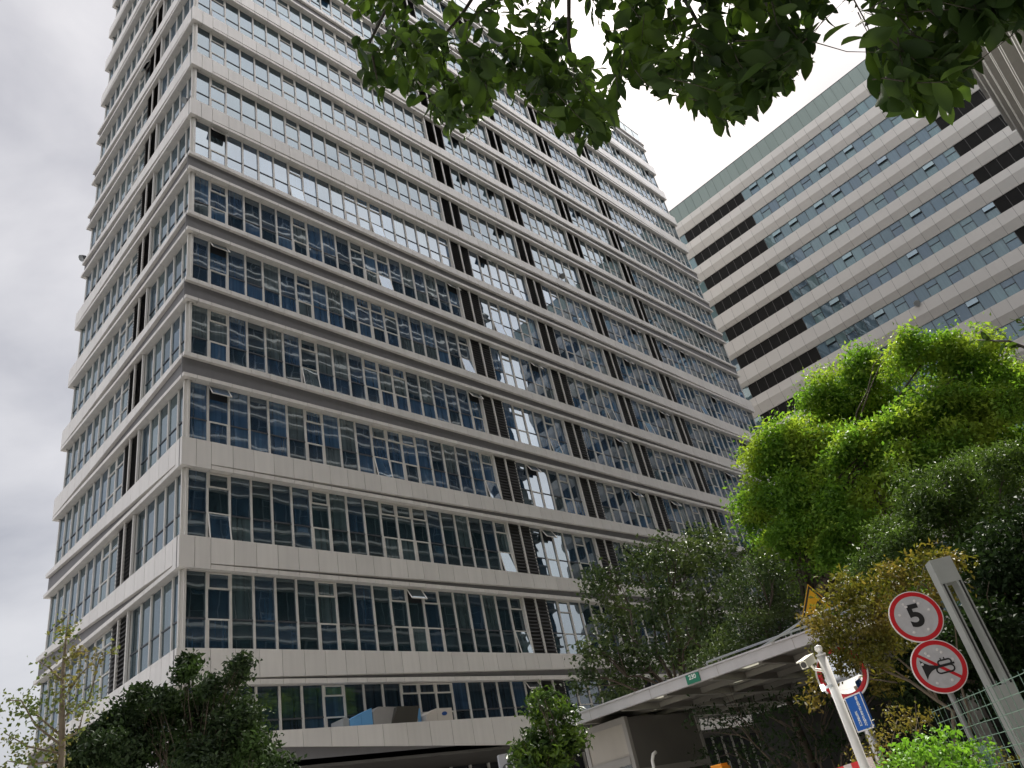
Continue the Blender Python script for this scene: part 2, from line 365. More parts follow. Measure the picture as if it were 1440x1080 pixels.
def make_windows(root, cells, nparts, matsF, matG, openp, seed):
    rs = random.Random(seed)
    cells = sorted(cells, key=lambda c: -c[7]); big = cells[:nparts]; rest = cells[nparts:]
    for fc, a, b, z0, z1, typ, last, px in big:
        fm, gm = MB(), MB(); cell(fm, gm, fc, a, b, z0, z1, typ, rs, openp, last)
        wo = fm.build('window', matsF, root); po = gm.build('pane', matG, wo); po.matrix_parent_inverse = Matrix.Identity(4); 
    if rest:
        fm, gm = MB(), MB()
        for fc, a, b, z0, z1, typ, last, px in rest: cell(fm, gm, fc, a, b, z0, z1, typ, rs, openp, last)
        wo = fm.build('window', matsF, root); wo['kind'] = 'stuff'; po = gm.build('pane', matG, wo); po.matrix_parent_inverse = Matrix.Identity(4); po['kind'] = 'stuff'

# ---- main tower
LX, LY, PIT, E0 = 52.50, 14.05, 0.8710, 0.07
tower = empty('office_tower', (0, 0, 0), 'tall office tower with stepped white spandrel bands and mullioned windows, filling the left half', 'office building')
seqR = 'FOFFFFOFFFOOOFFFFFOLL' [:19] + 'LL' + 'FOFFOFLL' + 'FOFFOFLL' + 'FOFFOFLL' + 'FOFFOFFOFFOFFOF'
seqR = seqR[:60]
edR = [0.0] + [E0 + PIT*i for i in range(1, 60)] + [LX]
seqL = 'FFFFFLLOOFFFFFFF'
edL = [0.0] + [LY/16*i for i in range(1, 16)] + [LY]
fR = Face((0, 0), (1, 0), (0, -1)); fL = Face((0, 0), (0, 1), (-1, 0))
fE = Face((LX, 0), (0, 1), (1, 0)); fB = Face((0, LY), (1, 0), (0, 1))
KTOP = 15
bedR = [-PR, 0.36] + edR[1:-1] + [LX+PR]; bedL = [0.0, 0.30] + edL[1:-1] + [LY+PR]
for k in range(0, KTOP+1):
    mb = MB(); zt = Z0 + H*k; s0, s1 = band_states(k)
    band(mb, fR, bedR, zt, s0, s1, 0, LX); band(mb, fL, bedL, zt, s0, s1, 0, LY)
    fE.box(mb, 0.0, LY, 0, PR, zt-D, zt, 0); fB.box(mb, 0, LX+PR, 0, PR, zt-D, zt, 0)
    mb.build('spandrel_band', [M_PANEL, M_LEDGE, M_GAP], tower)
cells = []
def add_cells(fc, ed, seq, z0, z1):
    for i, t in enumerate(seq):
        if t in 'FO':
            cells.append((fc, ed[i], ed[i+1], z0, z1, t, i == len(seq)-1 or seq[i+1] == 'L', pxsize(fc, ed[i], ed[i+1], z0, z1)))
for k in range(-1, KTOP):
    z0 = Z0 + H*k if k >= 0 else 6.36; z1 = Z0 + H*(k+1) - D
    add_cells(fR, edR, seqR, z0, z1); add_cells(fL, edL, seqL, z0, z1)
    for fc, ed, seq in ((fR, edR, seqR), (fL, edL, seqL)):
        i = 0
        while i < len(seq):
            if seq[i] == 'L':
                mb = MB(); louvre(mb, fc, ed[i], ed[i+1], z0, z1); louvre(mb, fc, ed[i+1], ed[i+2], z0, z1)
                mb.build('louvre_panel', [M_LOUV, M_FRAME], tower); i += 2
            else: i += 1
    mb = MB(); mb.box(0.04, 0.038, z0, 0.17, 0.17, z1); mb.build('corner_post', M_FRAME, tower)
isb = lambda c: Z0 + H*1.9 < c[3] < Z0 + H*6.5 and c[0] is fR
M_GLASS0 = glass('first_floor_glass', [(.018,.03,.045), (.022,.04,.065), (.03,.06,.11), (.016,.026,.036), (.02,.035,.05)], refl=0.03, wav=0.0024, wscale=1.0, tint=(0.8, 0.9, 0.96), curtain=0.5)
make_windows(tower, [c for c in cells if c[3] < 7], 20, [M_FRAME, M_TRANS, M_CORE], M_GLASS0, 0.05, 8)
make_windows(tower, [c for c in cells if not isb(c) and c[3] > 7], 45, [M_FRAME, M_TRANS, M_CORE], M_GLASS, 0.20, 3)
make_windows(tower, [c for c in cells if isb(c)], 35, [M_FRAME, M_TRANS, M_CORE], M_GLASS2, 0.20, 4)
mb = MB(); mb.box(0.22, 0.22, 5.9, LX-0.02, LY-0.02, Z0+H*KTOP-0.03); mb.build('wall', M_CORE, tower)
# first-floor ledge, soffit, ground floor
mb = MB()
led = [-1.0 + 0.0] + [x for x in edR[1::1]]
for a, b in zip([-0.98] + [0.5 + 1.07*i for i in range(0, 49)], [0.5 + 1.07*i for i in range(0, 50)]):
    za, zb = (6.02 - 0.058*(min(x, 16) - 3.0) for x in (a, b))
    fR.box(mb, a+.008, b-.008, 0.94, 1.0, za, 6.52, 0, z0b=zb)
fR.box(mb, -0.94, LX+1, -0.02, 0.935, 6.30, 6.50, 0)
fR.box(mb, -0.94, LX+1, 0.90, 0.93, 5.6, 6.30, 2)
fL.box(mb, 0.02, LY, 0.0, 0.2, 5.3, 6.45, 0)
mb.build('first_floor_ledge', [M_PANEL, M_LEDGE, M_GAP], tower)
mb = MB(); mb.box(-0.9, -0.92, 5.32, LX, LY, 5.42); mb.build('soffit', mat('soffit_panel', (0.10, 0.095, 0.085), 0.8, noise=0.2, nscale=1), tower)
mb = MB(); mb.box(0.6, 2.2, 0, LX-1, LY-1, 5.3, 0)
for i in range(48): mb.box(0.7+1.07*i, 2.08, 0.1, 0.78+1.07*i, 2.19, 5.3, 1)
mb.build('ground_floor_glazing', [M_CORE, M_FRAME], tower)
zr = Z0 + H*KTOP
mb = MB(); mb.box(-0.1, -0.1, zr+0.004, LX+0.1, LY+0.1, zr+0.12); mb.build('roof', M_LEDGE, tower)
mb = MB()
for x0, y0, x1, y1 in ((-0.05, -0.05, LX, -0.02), (-0.05, -0.02, -0.02, LY), (LX-0.03, -0.02, LX, LY)):
    mb.box(x0, y0, zr+0.12, x1, y1, zr+1.6)
for i in range(36): mb.box(0.1+1.5*i, -0.08, zr+0.12, 0.14+1.5*i, -0.05, zr+1.6, 1)
mb.box(-0.09, -0.09, zr+1.6, LX+0.02, -0.01, zr+1.66, 1); mb.box(-0.09, -0.01, zr+1.6, -0.01, LY, zr+1.66, 1)
mb.build('roof_railing', [M_RAIL, M_STEEL], tower)

# ---- rear tower (white bands, blue glass)
BX, BY1, BY0 = 66.6, 9.0, -36.0
rear = empty('rear_office_tower', (BX, 0, 0), 'white banded office tower with blue glass and green parapet, behind the bright tree', 'office building')
fW = Face((BX, 0), (0, -1), (-1, 0))        # u = -y, seen from -x u runs right
P2 = 1.1; uS = -BY1
creaseL = [0.55, 0.50, 0.46, 0.28, 0.18, 0.16, 0.18, 0.55, 0.5, 0.4, 0.3, 0.2, 0.18, 0.5, 0.45, 0.3, 0.2]
creaseR = [0.35, 0.36, 0.40, 0.45, 0.50, 0.55, 0.45, 0.35, 0.35, 0.4, 0.45, 0.5, 0.5, 0.35, 0.4, 0.45, 0.4]
for i in range(17):
    zt = 66.7 - 3.9*i + (0 if i == 0 else 0.22); zb = 64.8 - 3.9*i
    mb = MB(); nP = 30; L = (BY1-BY0)
    for j in range(nP):
        a, b = uS + L*j/nP, uS + L*(j+1)/nP
        ca, cb = (zb + (zt-zb)*(creaseL[i] + (creaseR[i]-creaseL[i])*min(1, x/36)) for x in (L*j/nP, L*(j+1)/nP))
        g_ = 0.01; po = 0.42; a += g_; b -= g_
        fW.quad(mb, [(a, po, ca), (b, po, cb), (b, po-0.10, zt), (a, po-0.10, zt)])
        fW.quad(mb, [(a, 0.10, zb), (b, 0.10, zb), (b, po, cb), (a, po, ca)])
        fW.quad(mb, [(a, po-0.10, zt), (b, po-0.10, zt), (b, 0, zt), (a, 0, zt)])
        fW.quad(mb, [(a, 0, zb), (b, 0, zb), (b, 0.10, zb), (a, 0.10, zb)])
    fW.box(mb, uS, -BY0, -0.04, 0.06, zb+0.03, zt-0.03, 1)
    mb.build('spandrel_band', [M_BPANEL, M_DARK], rear)
bcells = []
c_start, c_end = 3.81, 24.5; ncol = 19; wcol = (c_end-c_start)/ncol
rs = random.Random(5)
def bcell(fm, gm, fc, a, b, z0, z1, typ, rs_, openp, last=False):
    fc.box(fm, a-.025, a+.025, -0.03, 0.02, z0, z1, 0)
    def q(za, zb, n=-0.02, tilt=0):
        t1 = rs_.uniform(-1, 1)*.0015
        fc.quad(gm, [(a+.025, n-t1, za), (b-.025, n+t1, za), (b-.025, n+t1+tilt*0, zb), (a+.025, n-t1, zb)])
    if typ == 'O':
        zm = z0 + (z1-z0)*0.62
        q(z0, zm-.03); fc.box(fm, a, b, -.03, .03, zm-.03, zm+.03, 0)
        if rs_.random() < openp:
            nb = .22
            fc.quad(gm, [(a+.03, nb, zm+.02), (b-.03, nb, zm+.02), (b-.03, .02, z1), (a+.03, .02, z1)])
            fc.quad(fm, [(a+.03, -.03, zm), (b-.03, -.03, zm), (b-.03, -.03, z1), (a+.03, -.03, z1)], 0)
        else: q(zm+.03, z1)
    else: q(z0, z1)
for i in range(16):
    z1 = 64.8 - 3.9*i; z0 = z1 - 1.78
    pat = []
    off = rs.randrange(3)
    for j in range(ncol): pat.append('O' if (j % 5) in (1, 3) else 'F')
    for j in range(ncol):
        a, b = c_start + wcol*j, c_start + wcol*(j+1)
        bcells.append((a, b, z0, z1, pat[j], pxsize(fW, a, b, z0, z1)))
    for u0, u1 in ((-4.87, 3.81), (24.5, -BY0-0.3)):
        mb = MB(); n = max(1, round((u1-u0)/P2)); fW.box(mb, u0, u1, -0.06, 0.0, z0, z1, 0)
        for j in range(n+1):
            uu = u0 + (u1-u0)*j/n; fW.box(mb, uu-.02, uu+.02, 0.0, 0.04, z0, z1, 1)
        mb.build('louvre_panel', [M_BLACK, mat('louvre_divider', (0.09, 0.085, 0.08), 0.6) if 'louvre_divider' not in bpy.data.materials else bpy.data.materials['louvre_divider']], rear)
    mb = MB(); fW.quad(mb, [(-BY1, -0.01, z0), (-4.89, -0.01, z0), (-4.89, -0.01, z1), (-BY1, -0.01, z1)]); mb.build('corner_glazing', M_GLASSB, rear)
bcells.sort(key=lambda c: -c[5])
for a, b, z0, z1, t, px in bcells[:100]:
    fm, gm = MB(), MB(); bcell(fm, gm, fW, a, b, z0, z1, t, rs, 0.15)
    wo = fm.build('window', M_MULL, rear); po = gm.build('pane', M_GLASSB, wo)
fm, gm = MB(), MB()
for a, b, z0, z1, t, px in bcells[100:]: bcell(fm, gm, fW, a, b, z0, z1, t, rs, 0.3)
wo = fm.build('window', M_MULL, rear); wo['kind'] = 'stuff'; po = gm.build('pane', M_GLASSB, wo); po['kind'] = 'stuff'
mb = MB()
n = 40
for j in range(n):
    a, b = uS + (BY1-BY0)*j/n, uS + (BY1-BY0)*(j+1)/n
    fW.box(mb, a+.015, b-.015, -0.45, -0.40, 66.5, 69.75, 0)
fW.box(mb, uS, -BY0, -0.52, -0.46, 66.5, 69.75, 1); fW.box(mb, uS, -BY0, -0.55, -0.38, 69.76, 69.84, 1)
mb.build('parapet', [M_GREEN, M_MULL], rear)
mb = MB(); mb.box(BX+0.07, BY0, 0, BX+26, BY1-0.0, 66.4); mb.build('wall', M_CORE, rear)
mb = MB(); mb.box(BX+0.0, BY0-0.3, 66.42, BX+26.2, BY1+0.1, 66.48); mb.build('roof', M_LEDGE, rear)

# ---- tower across the street (its ledges show at the top right; the glass mirrors it)
OY, OX1, OX0 = -28.9, 53.0, -34.0
opp_t = empty('opposite_office_tower', (0, OY, 0), 'tower seen steeply from below, only stacked grey ledges showing at the top right corner', 'office building')
fO = Face((OX1, OY), (-1, 0), (0, 1))
edO = [OX1 - x for x in np.arange(OX1, OX0-0.01, -1.16)]
zO = [8.4 + 3.9*i for i in range(16)]
M_PANELO = mat('opposite_tower_panel', (0.46, 0.445, 0.42), 0.5, noise=0.06, streak=0.1)
M_FRAMEO = mat('opposite_tower_frame', (0.30, 0.30, 0.30), 0.5)
M_GLASSO = glass('opposite_tower_glass', [(.03,.06,.11), (.05,.12,.24), (.03,.06,.11), (.07,.15,.28), (.05,.08,.10), (.05,.11,.2)], refl=0.25, tint=(0.7, 0.85, 1.0), wav=0.003)
for i, zt in enumerate(zO):
    mb = MB(); s0, s1 = ((0.75, 0.95) if i % 8 < 4 else (0.95, 0.5))
    edP = [-0.35] + edO[1:-1:2] + [edO[-1]]
    for a, b in zip(edP[:-1], edP[1:]):
        fO.box(mb, a+.006, b-.006, 0, 0.42, zt-0.20, zt, 0); fO.box(mb, a+.006, b-.006, 0, 0.46, zt-1.17, zt-1.02, 0)
    fO.box(mb, -0.3, edO[-1], -0.05, 0.12, zt-1.03, zt-0.19, 1)
    mb.build('spandrel_band', [M_PANELO, M_GAP], opp_t)
fm, gm = MB(), MB(); rs = random.Random(9)
seqO = ('FOFFOFFF'*20)
for i, zt in enumerate(zO[:-1]):
    for j in range(len(edO)-1):
        cell(fm, gm, fO, edO[j], edO[j+1], zt, zt+2.73, seqO[j], rs, 0.05)
wo = fm.build('window', [M_FRAMEO, M_TRANS, M_CORE], opp_t); wo['kind'] = 'stuff'; po = gm.build('pane', M_GLASSO, wo); po['kind'] = 'stuff'
mb = MB(); mb.box(OX0, OY-18, 0, OX1-0.02, OY-0.09, zO[-1]-0.02); mb.build('wall', M_CORE, opp_t)
mb = MB()
fE2 = Face((OX1, OY), (0, -1), (1, 0))
for zt in zO: fE2.box(mb, 0.0, 18, 0, 0.35, zt-1.17, zt, 0)
fE2.box(mb, 0, 18, -0.01, 0.02, 0, zO[-1]-1.2, 1)
mb.build('side_wall', [M_PANEL, M_GLASSO], opp_t)

# ------------------------------------------------------------------ things on the first-floor ledge of the tower
dk = empty('exhaust_duct', (6.6, -0.55, 6.50), 'grey sheet metal exhaust duct with an angled open mouth on the first floor ledge', 'duct')
mb = MB(); x0, x1, y0, y1, z0, z1 = 6.60, 8.45, -0.95, -0.10, 6.504, 7.10
prof = [(0, 0), (1.95, 0), (2.0, 0.08), (1.9, 0.56), (0.25, 0.62), (0, 0.45)]
mb.poly([(x0+p[0], y0, z0+p[1]) for p in prof]); mb.poly([(x0+p[0], y1, z0+p[1]) for p in prof][::-1])
for i in (3, 4, 5, 0):
    a, b = prof[i], prof[(i+1) % 6]; mb.quad((x0+a[0], y0, z0+a[1]), (x0+a[0], y1, z0+a[1]), (x0+b[0], y1, z0+b[1]), (x0+b[0], y0, z0+b[1]))
mb.build('duct_body', mat('galvanised_sheet', (0.33, 0.32, 0.31), 0.5, 0.2, noise=0.15), dk)
mb = MB(); mb.hexa([(x0+0.75, y0-0.03, z0+.02), (x0+1.9, y0-0.03, z0+.02), (x0+1.9, y0+.01, z0+.02), (x0+0.75, y0+.01, z0+.02), (x0+0.95, y0-0.22, z0+.55), (x0+1.95, y0-0.22, z0+.55), (x0+1.95, y0+.01, z0+.55), (x0+0.95, y0+.01, z0+.55)]); mb.build('mouth_hood', mat('dark_duct_mouth', (0.05, 0.048, 0.04), 0.7), dk)
bb = empty('blue_cabinet', (6.1, -0.55, 6.50), 'light blue slope topped cabinet left of the grey duct on the first floor ledge', 'cabinet')
mb = MB(); mb.hexa([(5.62, -.93, 6.504), (6.09, -.93, 6.504), (6.09, -.12, 6.504), (5.62, -.12, 6.504), (5.62, -.93, 6.74), (6.09, -.93, 6.92), (6.09, -.12, 6.92), (5.62, -.12, 6.74)])
mb.hexa([(6.10, -.93, 6.504), (6.57, -.93, 6.504), (6.57, -.12, 6.504), (6.10, -.12, 6.504), (6.10, -.93, 6.92), (6.57, -.93, 7.10), (6.57, -.12, 7.10), (6.10, -.12, 6.92)])
mb.build('cabinet_body', mat('light_blue_paint', (0.13, 0.34, 0.62), 0.45, noise=0.08), bb)
mb = MB(); mb.box(5.36, -.9, 6.504, 5.60, -.15, 6.80); mb.build('end_box', M_STEEL, bb)
b2 = empty('blue_panel_box', (8.9, -0.4, 6.5), 'small blue box squeezed between the grey duct and the cream air conditioner', 'box')
mb = MB(); mb.box(8.62, -.7, 6.504, 8.95, -.15, 7.06); mb.build('box_body', bpy.data.materials['light_blue_paint'], b2)
ac = empty('air_conditioner', (9.7, -0.5, 6.5), 'cream air conditioner casing with a blue oval badge on the first floor ledge', 'air conditioner')
M_CREAM = mat('cream_casing', (0.55, 0.51, 0.46), 0.5, noise=0.08)
mb = MB(); mb.hexa([(9.0, -.92, 6.504), (10.3, -.92, 6.504), (10.3, -.1, 6.504), (9.0, -.1, 6.504), (9.05, -.92, 6.78), (9.55, -.92, 6.98), (9.55, -.1, 6.98), (9.05, -.1, 6.78)]); mb.box(9.56, -.93, 6.54, 10.32, -.1, 6.98); mb.build('casing', M_CREAM, ac)
mb = MB(); mb.lathe((9.92, -.931, 6.78), (1, 0, 0.12), (0, 0, 1), (0, -1, 0), [(0.0, 0.012, 0), (0.07, 0.012, 0), (0.07, 0, 0)], 24)
ov = mb.build('oval_badge', mat('badge_blue', (0.02, 0.07, 0.25), 0.4), ac)
for v in ov.data.vertices: v.co.x = 9.92 + (v.co.x-9.92)*1.9
# small floodlights on ledges
def floodlight(loc, label, nrm, s=1.0):
    r = empty('floodlight', loc, label, 'floodlight', 'floodlights clamped to the facade ledges')
    n = np.array([nrm[0], nrm[1], 0.0]); t = np.array([-n[1], n[0], 0]); up = np.array([0, 0, 1.0]); c = np.array(loc)
    mb = MB(); mb.tube([c, c + up*0.16*s + n*0.05], 0.03*s, 8); mb.build('bracket', M_STEEL, r)
    ax = (n*0.75 - up*0.66); ax /= np.linalg.norm(ax); ay = np.cross(ax, t)
    mb = MB(); mb.lathe(c + up*0.27*s + n*0.06*s, t, ay, ax, [(0, -0.16*s, 0), (0.10*s, -0.15*s, 0), (0.17*s, 0.02*s, 0), (0.19*s, 0.13*s, 0), (0.165*s, 0.13*s, 1), (0, 0.10*s, 1)], 18)
    mb.build('lamp_head', [mat('floodlight_housing', (0.08, 0.08, 0.085), 0.5) if 'floodlight_housing' not in bpy.data.materials else bpy.data.materials['floodlight_housing'], M_STEEL], r)
floodlight((-0.16, 0.32, Z0+H*7), 'small grey floodlight on the left ledge beside the corner of the tall tower', (-1, 0), 0.9)
floodlight((-0.16, 14.1, Z0+H*7), 'small grey floodlight at the far left end of a ledge, against the sky', (-1, 0), 1.1)
floodlight((27.8, -0.16, 36.75), 'small dark floodlight in front of bright glass between louvres of the tall tower', (0, -1), 1.2)
floodlight((BX-0.40, -14.5, 39.30), 'small dark floodlight on a white band of the rear tower above the bright tree', (-1, 0), 1.6)

# ------------------------------------------------------------------ entrance canopy, booth
CX, CZ = 1.5, 3.55
can = empty('entrance_canopy', (CX, -13.9, 0), 'flat garage entrance canopy with white fascia and panelled ceiling over a dark driveway', 'canopy')
cy0, cy1, cxe = -20.7, -13.9, 9.5
mb = MB(); mb.box(CX, cy0, CZ, CX+0.10, cy1, CZ+0.17, 0); mb.box(CX-0.03, cy0, CZ+0.172, CX+0.12, cy1, CZ+0.20, 0)
mb.box(CX+0.10, cy1-0.1, CZ, cxe, cy1, CZ+0.17, 0)
for y in (-19.4, -17.9, -16.4, -14.9): mb.box(CX-0.002, y, CZ+.003, CX, y+.012, CZ+.168, 1); mb.box(CX-0.034, y+.3, CZ+.17, CX-.031, y+.36, CZ+.205, 1)
mb.build('fascia', [M_FASCIA, M_BOOTHF], can)
mb = MB()
xs = np.append(np.arange(CX+0.101, cxe-0.3, 1.22), cxe); ys = np.append(np.arange(cy0, cy1-0.5, 1.02), cy1-0.101)
sky_cells = []
for i, (xa, xb) in enumerate(zip(xs[:-1], xs[1:])):
    for j, (ya, yb) in enumerate(zip(ys[:-1], ys[1:])):
        if (i + j) % 2 == 0 and i < 6:
            p, q, r, t_ = xa+0.20, xb-0.16, ya+0.20, yb-0.18
            mb.box(xa, ya, CZ+.10, p, yb, CZ+.19); mb.box(q, ya, CZ+.10, xb, yb, CZ+.19)
            mb.box(p, ya, CZ+.10, q, r, CZ+.19); mb.box(p, t_, CZ+.10, q, yb, CZ+.19); sky_cells.append((p, q, r, t_))
        else: mb.box(xa, ya, CZ+.10, xb, yb, CZ+.19)
for y in ys[1:-1]: mb.box(CX+0.12, y-0.04, CZ-0.02, cxe, y+0.04, CZ+0.098, 0)
for x in xs[1:-1]:
    for ya, yb in zip(ys[:-1], ys[1:]): mb.box(x-0.035, ya+0.041, CZ+0.0, x+0.035, yb-0.041, CZ+0.097, 0)
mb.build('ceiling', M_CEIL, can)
for p, q, r, t_ in sky_cells:
    mb = MB(); mb.box(p+.002, r+.002, CZ+.13, q-.002, t_-.002, CZ+.14); mb.build('skylight', M_SKYL, can)
for y in (-20.5, -18.2):
    mb = MB(); mb.box(5.4, y, 0, 5.65, y+0.25, CZ-0.03); mb.build('column', M_BOOTHF, can)
mb = MB(); mb.tube([(CX+0.9, cy0+.2, CZ+0.42), (CX+0.9, -17.2, CZ+0.42)], 0.02, 6); mb.tube([(CX+0.9, -17.2, CZ+0.42), (CX+0.9, -17.2, CZ+0.2)], 0.02, 6)
for y in (-20.4, -19.0): mb.tube([(CX+0.9, y, CZ+0.42), (CX+0.9, y, CZ+0.2)], 0.015, 6)
mb.tube([(CX+0.5, -18.4, CZ+0.24), (CX+0.3, -19.6, CZ+0.42), (CX+0.3, -20.6, CZ+0.46)], 0.02, 6)
mb.build('roof_rail', M_STEEL, can)
mb = MB(); mb.box(cxe-0.2, cy0, 0, cxe, cy1, CZ); mb.build('back_wall', mat('driveway_wall', (0.03, 0.03, 0.028), 0.9, noise=0.3), can)
M_GRN = mat('green_plate', (0.01, 0.17, 0.10), 0.5); M_LET = mat('white_lettering', (0.75, 0.77, 0.75), 0.6); M_BLK = mat('black_paint', (0.015, 0.015, 0.016), 0.5)
def text_mesh(body, size, origin, ux, uy, un, m, parent, name='lettering', extr=0.003, bold=0.0):
    c = bpy.data.curves.new('text', 'FONT'); c.body = body; c.size = size; c.align_x = 'CENTER'; c.align_y = 'CENTER'; c.extrude = extr; c.offset = bold; c.space_line = 1.0
    o = bpy.data.objects.new('text', c); COL.objects.link(o)
    dg = bpy.context.evaluated_depsgraph_get(); me = bpy.data.meshes.new_from_object(o.evaluated_get(dg))
    bpy.data.objects.remove(o)
    ux, uy, un = (np.array(a, float) for a in (ux, uy, un)); og = np.array(origin, float)
    for v in me.vertices:
        p = og + ux*v.co.x + uy*v.co.y + un*v.co.z; v.co = Vector(p)
    me.materials.clear(); me.materials.append(m); me.name = name
    r = bpy.data.objects.new(name, me); COL.objects.link(r)
    if parent is not None: r.parent = parent; r.matrix_parent_inverse = Matrix.Translation(-Vector(parent.location))
    return r
pl = MB(); pl.box(CX-0.026, -17.52, CZ+0.01, CX-0.004, -17.24, CZ+0.165); npl = pl.build('number_plate', M_GRN, can)
t = text_mesh('230', 0.105, (CX-0.028, -17.38, CZ+0.112), (0, -1, 0), (0, 0, 1), (-1, 0, 0), M_LET, npl, 'numerals', 0.001, 0.002); t.matrix_parent_inverse = Matrix.Translation(-Vector(can.location))@Matrix.Translation(Vector(can.location))
for q in (-0.08, 0, 0.08):
    pass
bo = empty('guard_booth', (2.1, -14.6, 0), 'beige guard booth with dark windows under the left end of the canopy', 'booth')
bx0, bx1, by0, by1, bz = 2.05, 4.6, -15.25, -14.10, 3.50
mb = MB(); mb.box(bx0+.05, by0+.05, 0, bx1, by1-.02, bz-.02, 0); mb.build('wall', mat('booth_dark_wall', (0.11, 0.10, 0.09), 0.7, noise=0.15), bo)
mb = MB()
for y in (by0, by1-0.09): mb.box(bx0, y, 0, bx0+.1, y+.09, bz)
mb.box(bx0, by0+.09, bz-.12, bx0+.1, by1-.09, bz); mb.box(bx0-.012, by0+.09, 2.66, bx0+.1, by1-.09, 2.80)
mb.box(bx1-.09, by0-.01, 0, bx1, by0+.06, bz); mb.box(bx0+.1, by0-.01, 2.45, bx1-.09, by0+.06, 2.56)
for x in (2.9, 3.7): mb.box(x, by0-.005, 0.9, x+.06, by0+.055, 2.45)
mb.build('frame', M_BOOTHF, bo)
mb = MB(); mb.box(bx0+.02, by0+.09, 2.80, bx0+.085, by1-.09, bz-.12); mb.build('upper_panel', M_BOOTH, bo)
mb = MB(); mb.box(bx0+.02, by0+.09, 0.9, bx0+.06, by1-.09, 2.66); mb.build('window', glass('booth_glass', [(.03,.035,.03), (.035,.04,.032)], 0.06, wav=0.002), bo)
mb = MB(); mb.box(bx0+.1, by0+.015, 2.56, bx1-.09, by0+.055, bz-.02); mb.build('upper_panel', mat('booth_shaded_panel', (0.13, 0.125, 0.115), 0.7, noise=0.1), bo)  # side panel: cladding with its shade painted into the colour
hr = empty('handrail', (1.9, -15.6, 0), 'white bent tube handrail standing in front of the booth corner', 'handrail')
mb = MB(); mb.tube([(1.95, -15.85, 2.73), (1.88, -15.83, 2.70), (1.82, -15.82, 2.60), (1.80, -15.82, 2.4), (1.80, -15.82, 0)], 0.032, 10); mb.build('rail_tube', M_WHITE, hr, True)

# ------------------------------------------------------------------ foliage builders
def leaves(name, tw, per, spread, size, mt, parent, upbias=0.5, aspect=0.45, droop=0.0):
    """tw: (n,3) twig centres with outward dirs (n,3). Each twig carries a spray of folded leaves."""
    C, O = tw; n = len(C)*per
    c = np.repeat(C, per, 0) + rng.normal(0, 1, (n, 3))*spread*np.array([1, 1, 0.7])
    o = np.repeat(O, per, 0)
    dirv = rng.normal(0, 1, (n, 3)) + o*0.9 - np.array([0, 0, droop]); dirv /= np.linalg.norm(dirv, axis=1)[:, None]
    nr = rng.normal(0, 0.55, (n, 3)) + np.array([0, 0, upbias]) + o*0.55
    side = np.cross(dirv, nr); side /= np.linalg.norm(side, axis=1)[:, None] + 1e-9
    nrm = np.cross(side, dirv)
    L = size*rng.uniform(0.6, 1.25, n)[:, None]; W = L*aspect
    a = c - dirv*L*0.5; t = c + dirv*L*0.5 - nrm*L*0.12
    l = c + side*W*0.5 + nrm*W*0.22 - dirv*L*0.05; r = c - side*W*0.5 + nrm*W*0.22 - dirv*L*0.05
    V = np.stack([a, r, t, l], 1).reshape(-1, 3); i = np.arange(n)*4
    F = np.concatenate([np.stack([i, i+1, i+2], 1), np.stack([i, i+2, i+3], 1)])
    return npmesh(name, V, F, mt, parent)
def clump_twigs(clumps, dens, shell=0.55, zs=0.8):
    """twig points on lumpy clump shells, fewer inside and below"""
    CC, OO = [], []
    for c, r in clumps:
        n = max(6, int(dens*r*r))
        d = rng.normal(0, 1, (n, 3)); d /= np.linalg.norm(d, axis=1)[:, None]
        ph = rng.uniform(0, 6.28, 3)
        lump = 1 + 0.22*np.sin(d[:, 0]*5+ph[0])*np.sin(d[:, 1]*5+ph[1]) + 0.16*np.sin(d[:, 2]*9+ph[2])
        rad = r*(shell + (1-shell)*rng.random(n)**0.6)*lump
        p = np.array(c) + d*rad[:, None]*np.array([1, 1, zs])
        CC.append(p); OO.append(d)
    return np.concatenate(CC), np.concatenate(OO)
def billow(clumps, k, fr=0.40):
    out = []
    for c, r in clumps:
        for _ in range(k):
            d = rng.normal(0, 1, 3); d[2] = d[2]*0.8 + 0.25; d /= np.linalg.norm(d)
            out.append((np.array(c) + d*r*rng.uniform(0.45, 0.85)*np.array([1, 1, 0.9]), r*fr*rng.uniform(0.7, 1.25)))
    return out
def limb(a, b, k=5, wob=0.12):
    a, b = np.array(a, float), np.array(b, float); L = np.linalg.norm(b-a); P = []
    for i in range(k+1):
        t = i/k; p = a + (b-a)*t; p[2] += L*0.10*math.sin(math.pi*t)*0.6
        if 0 < i < k: p += rng.normal(0, 1, 3)*wob*L/k
        P.append(p)
    return P
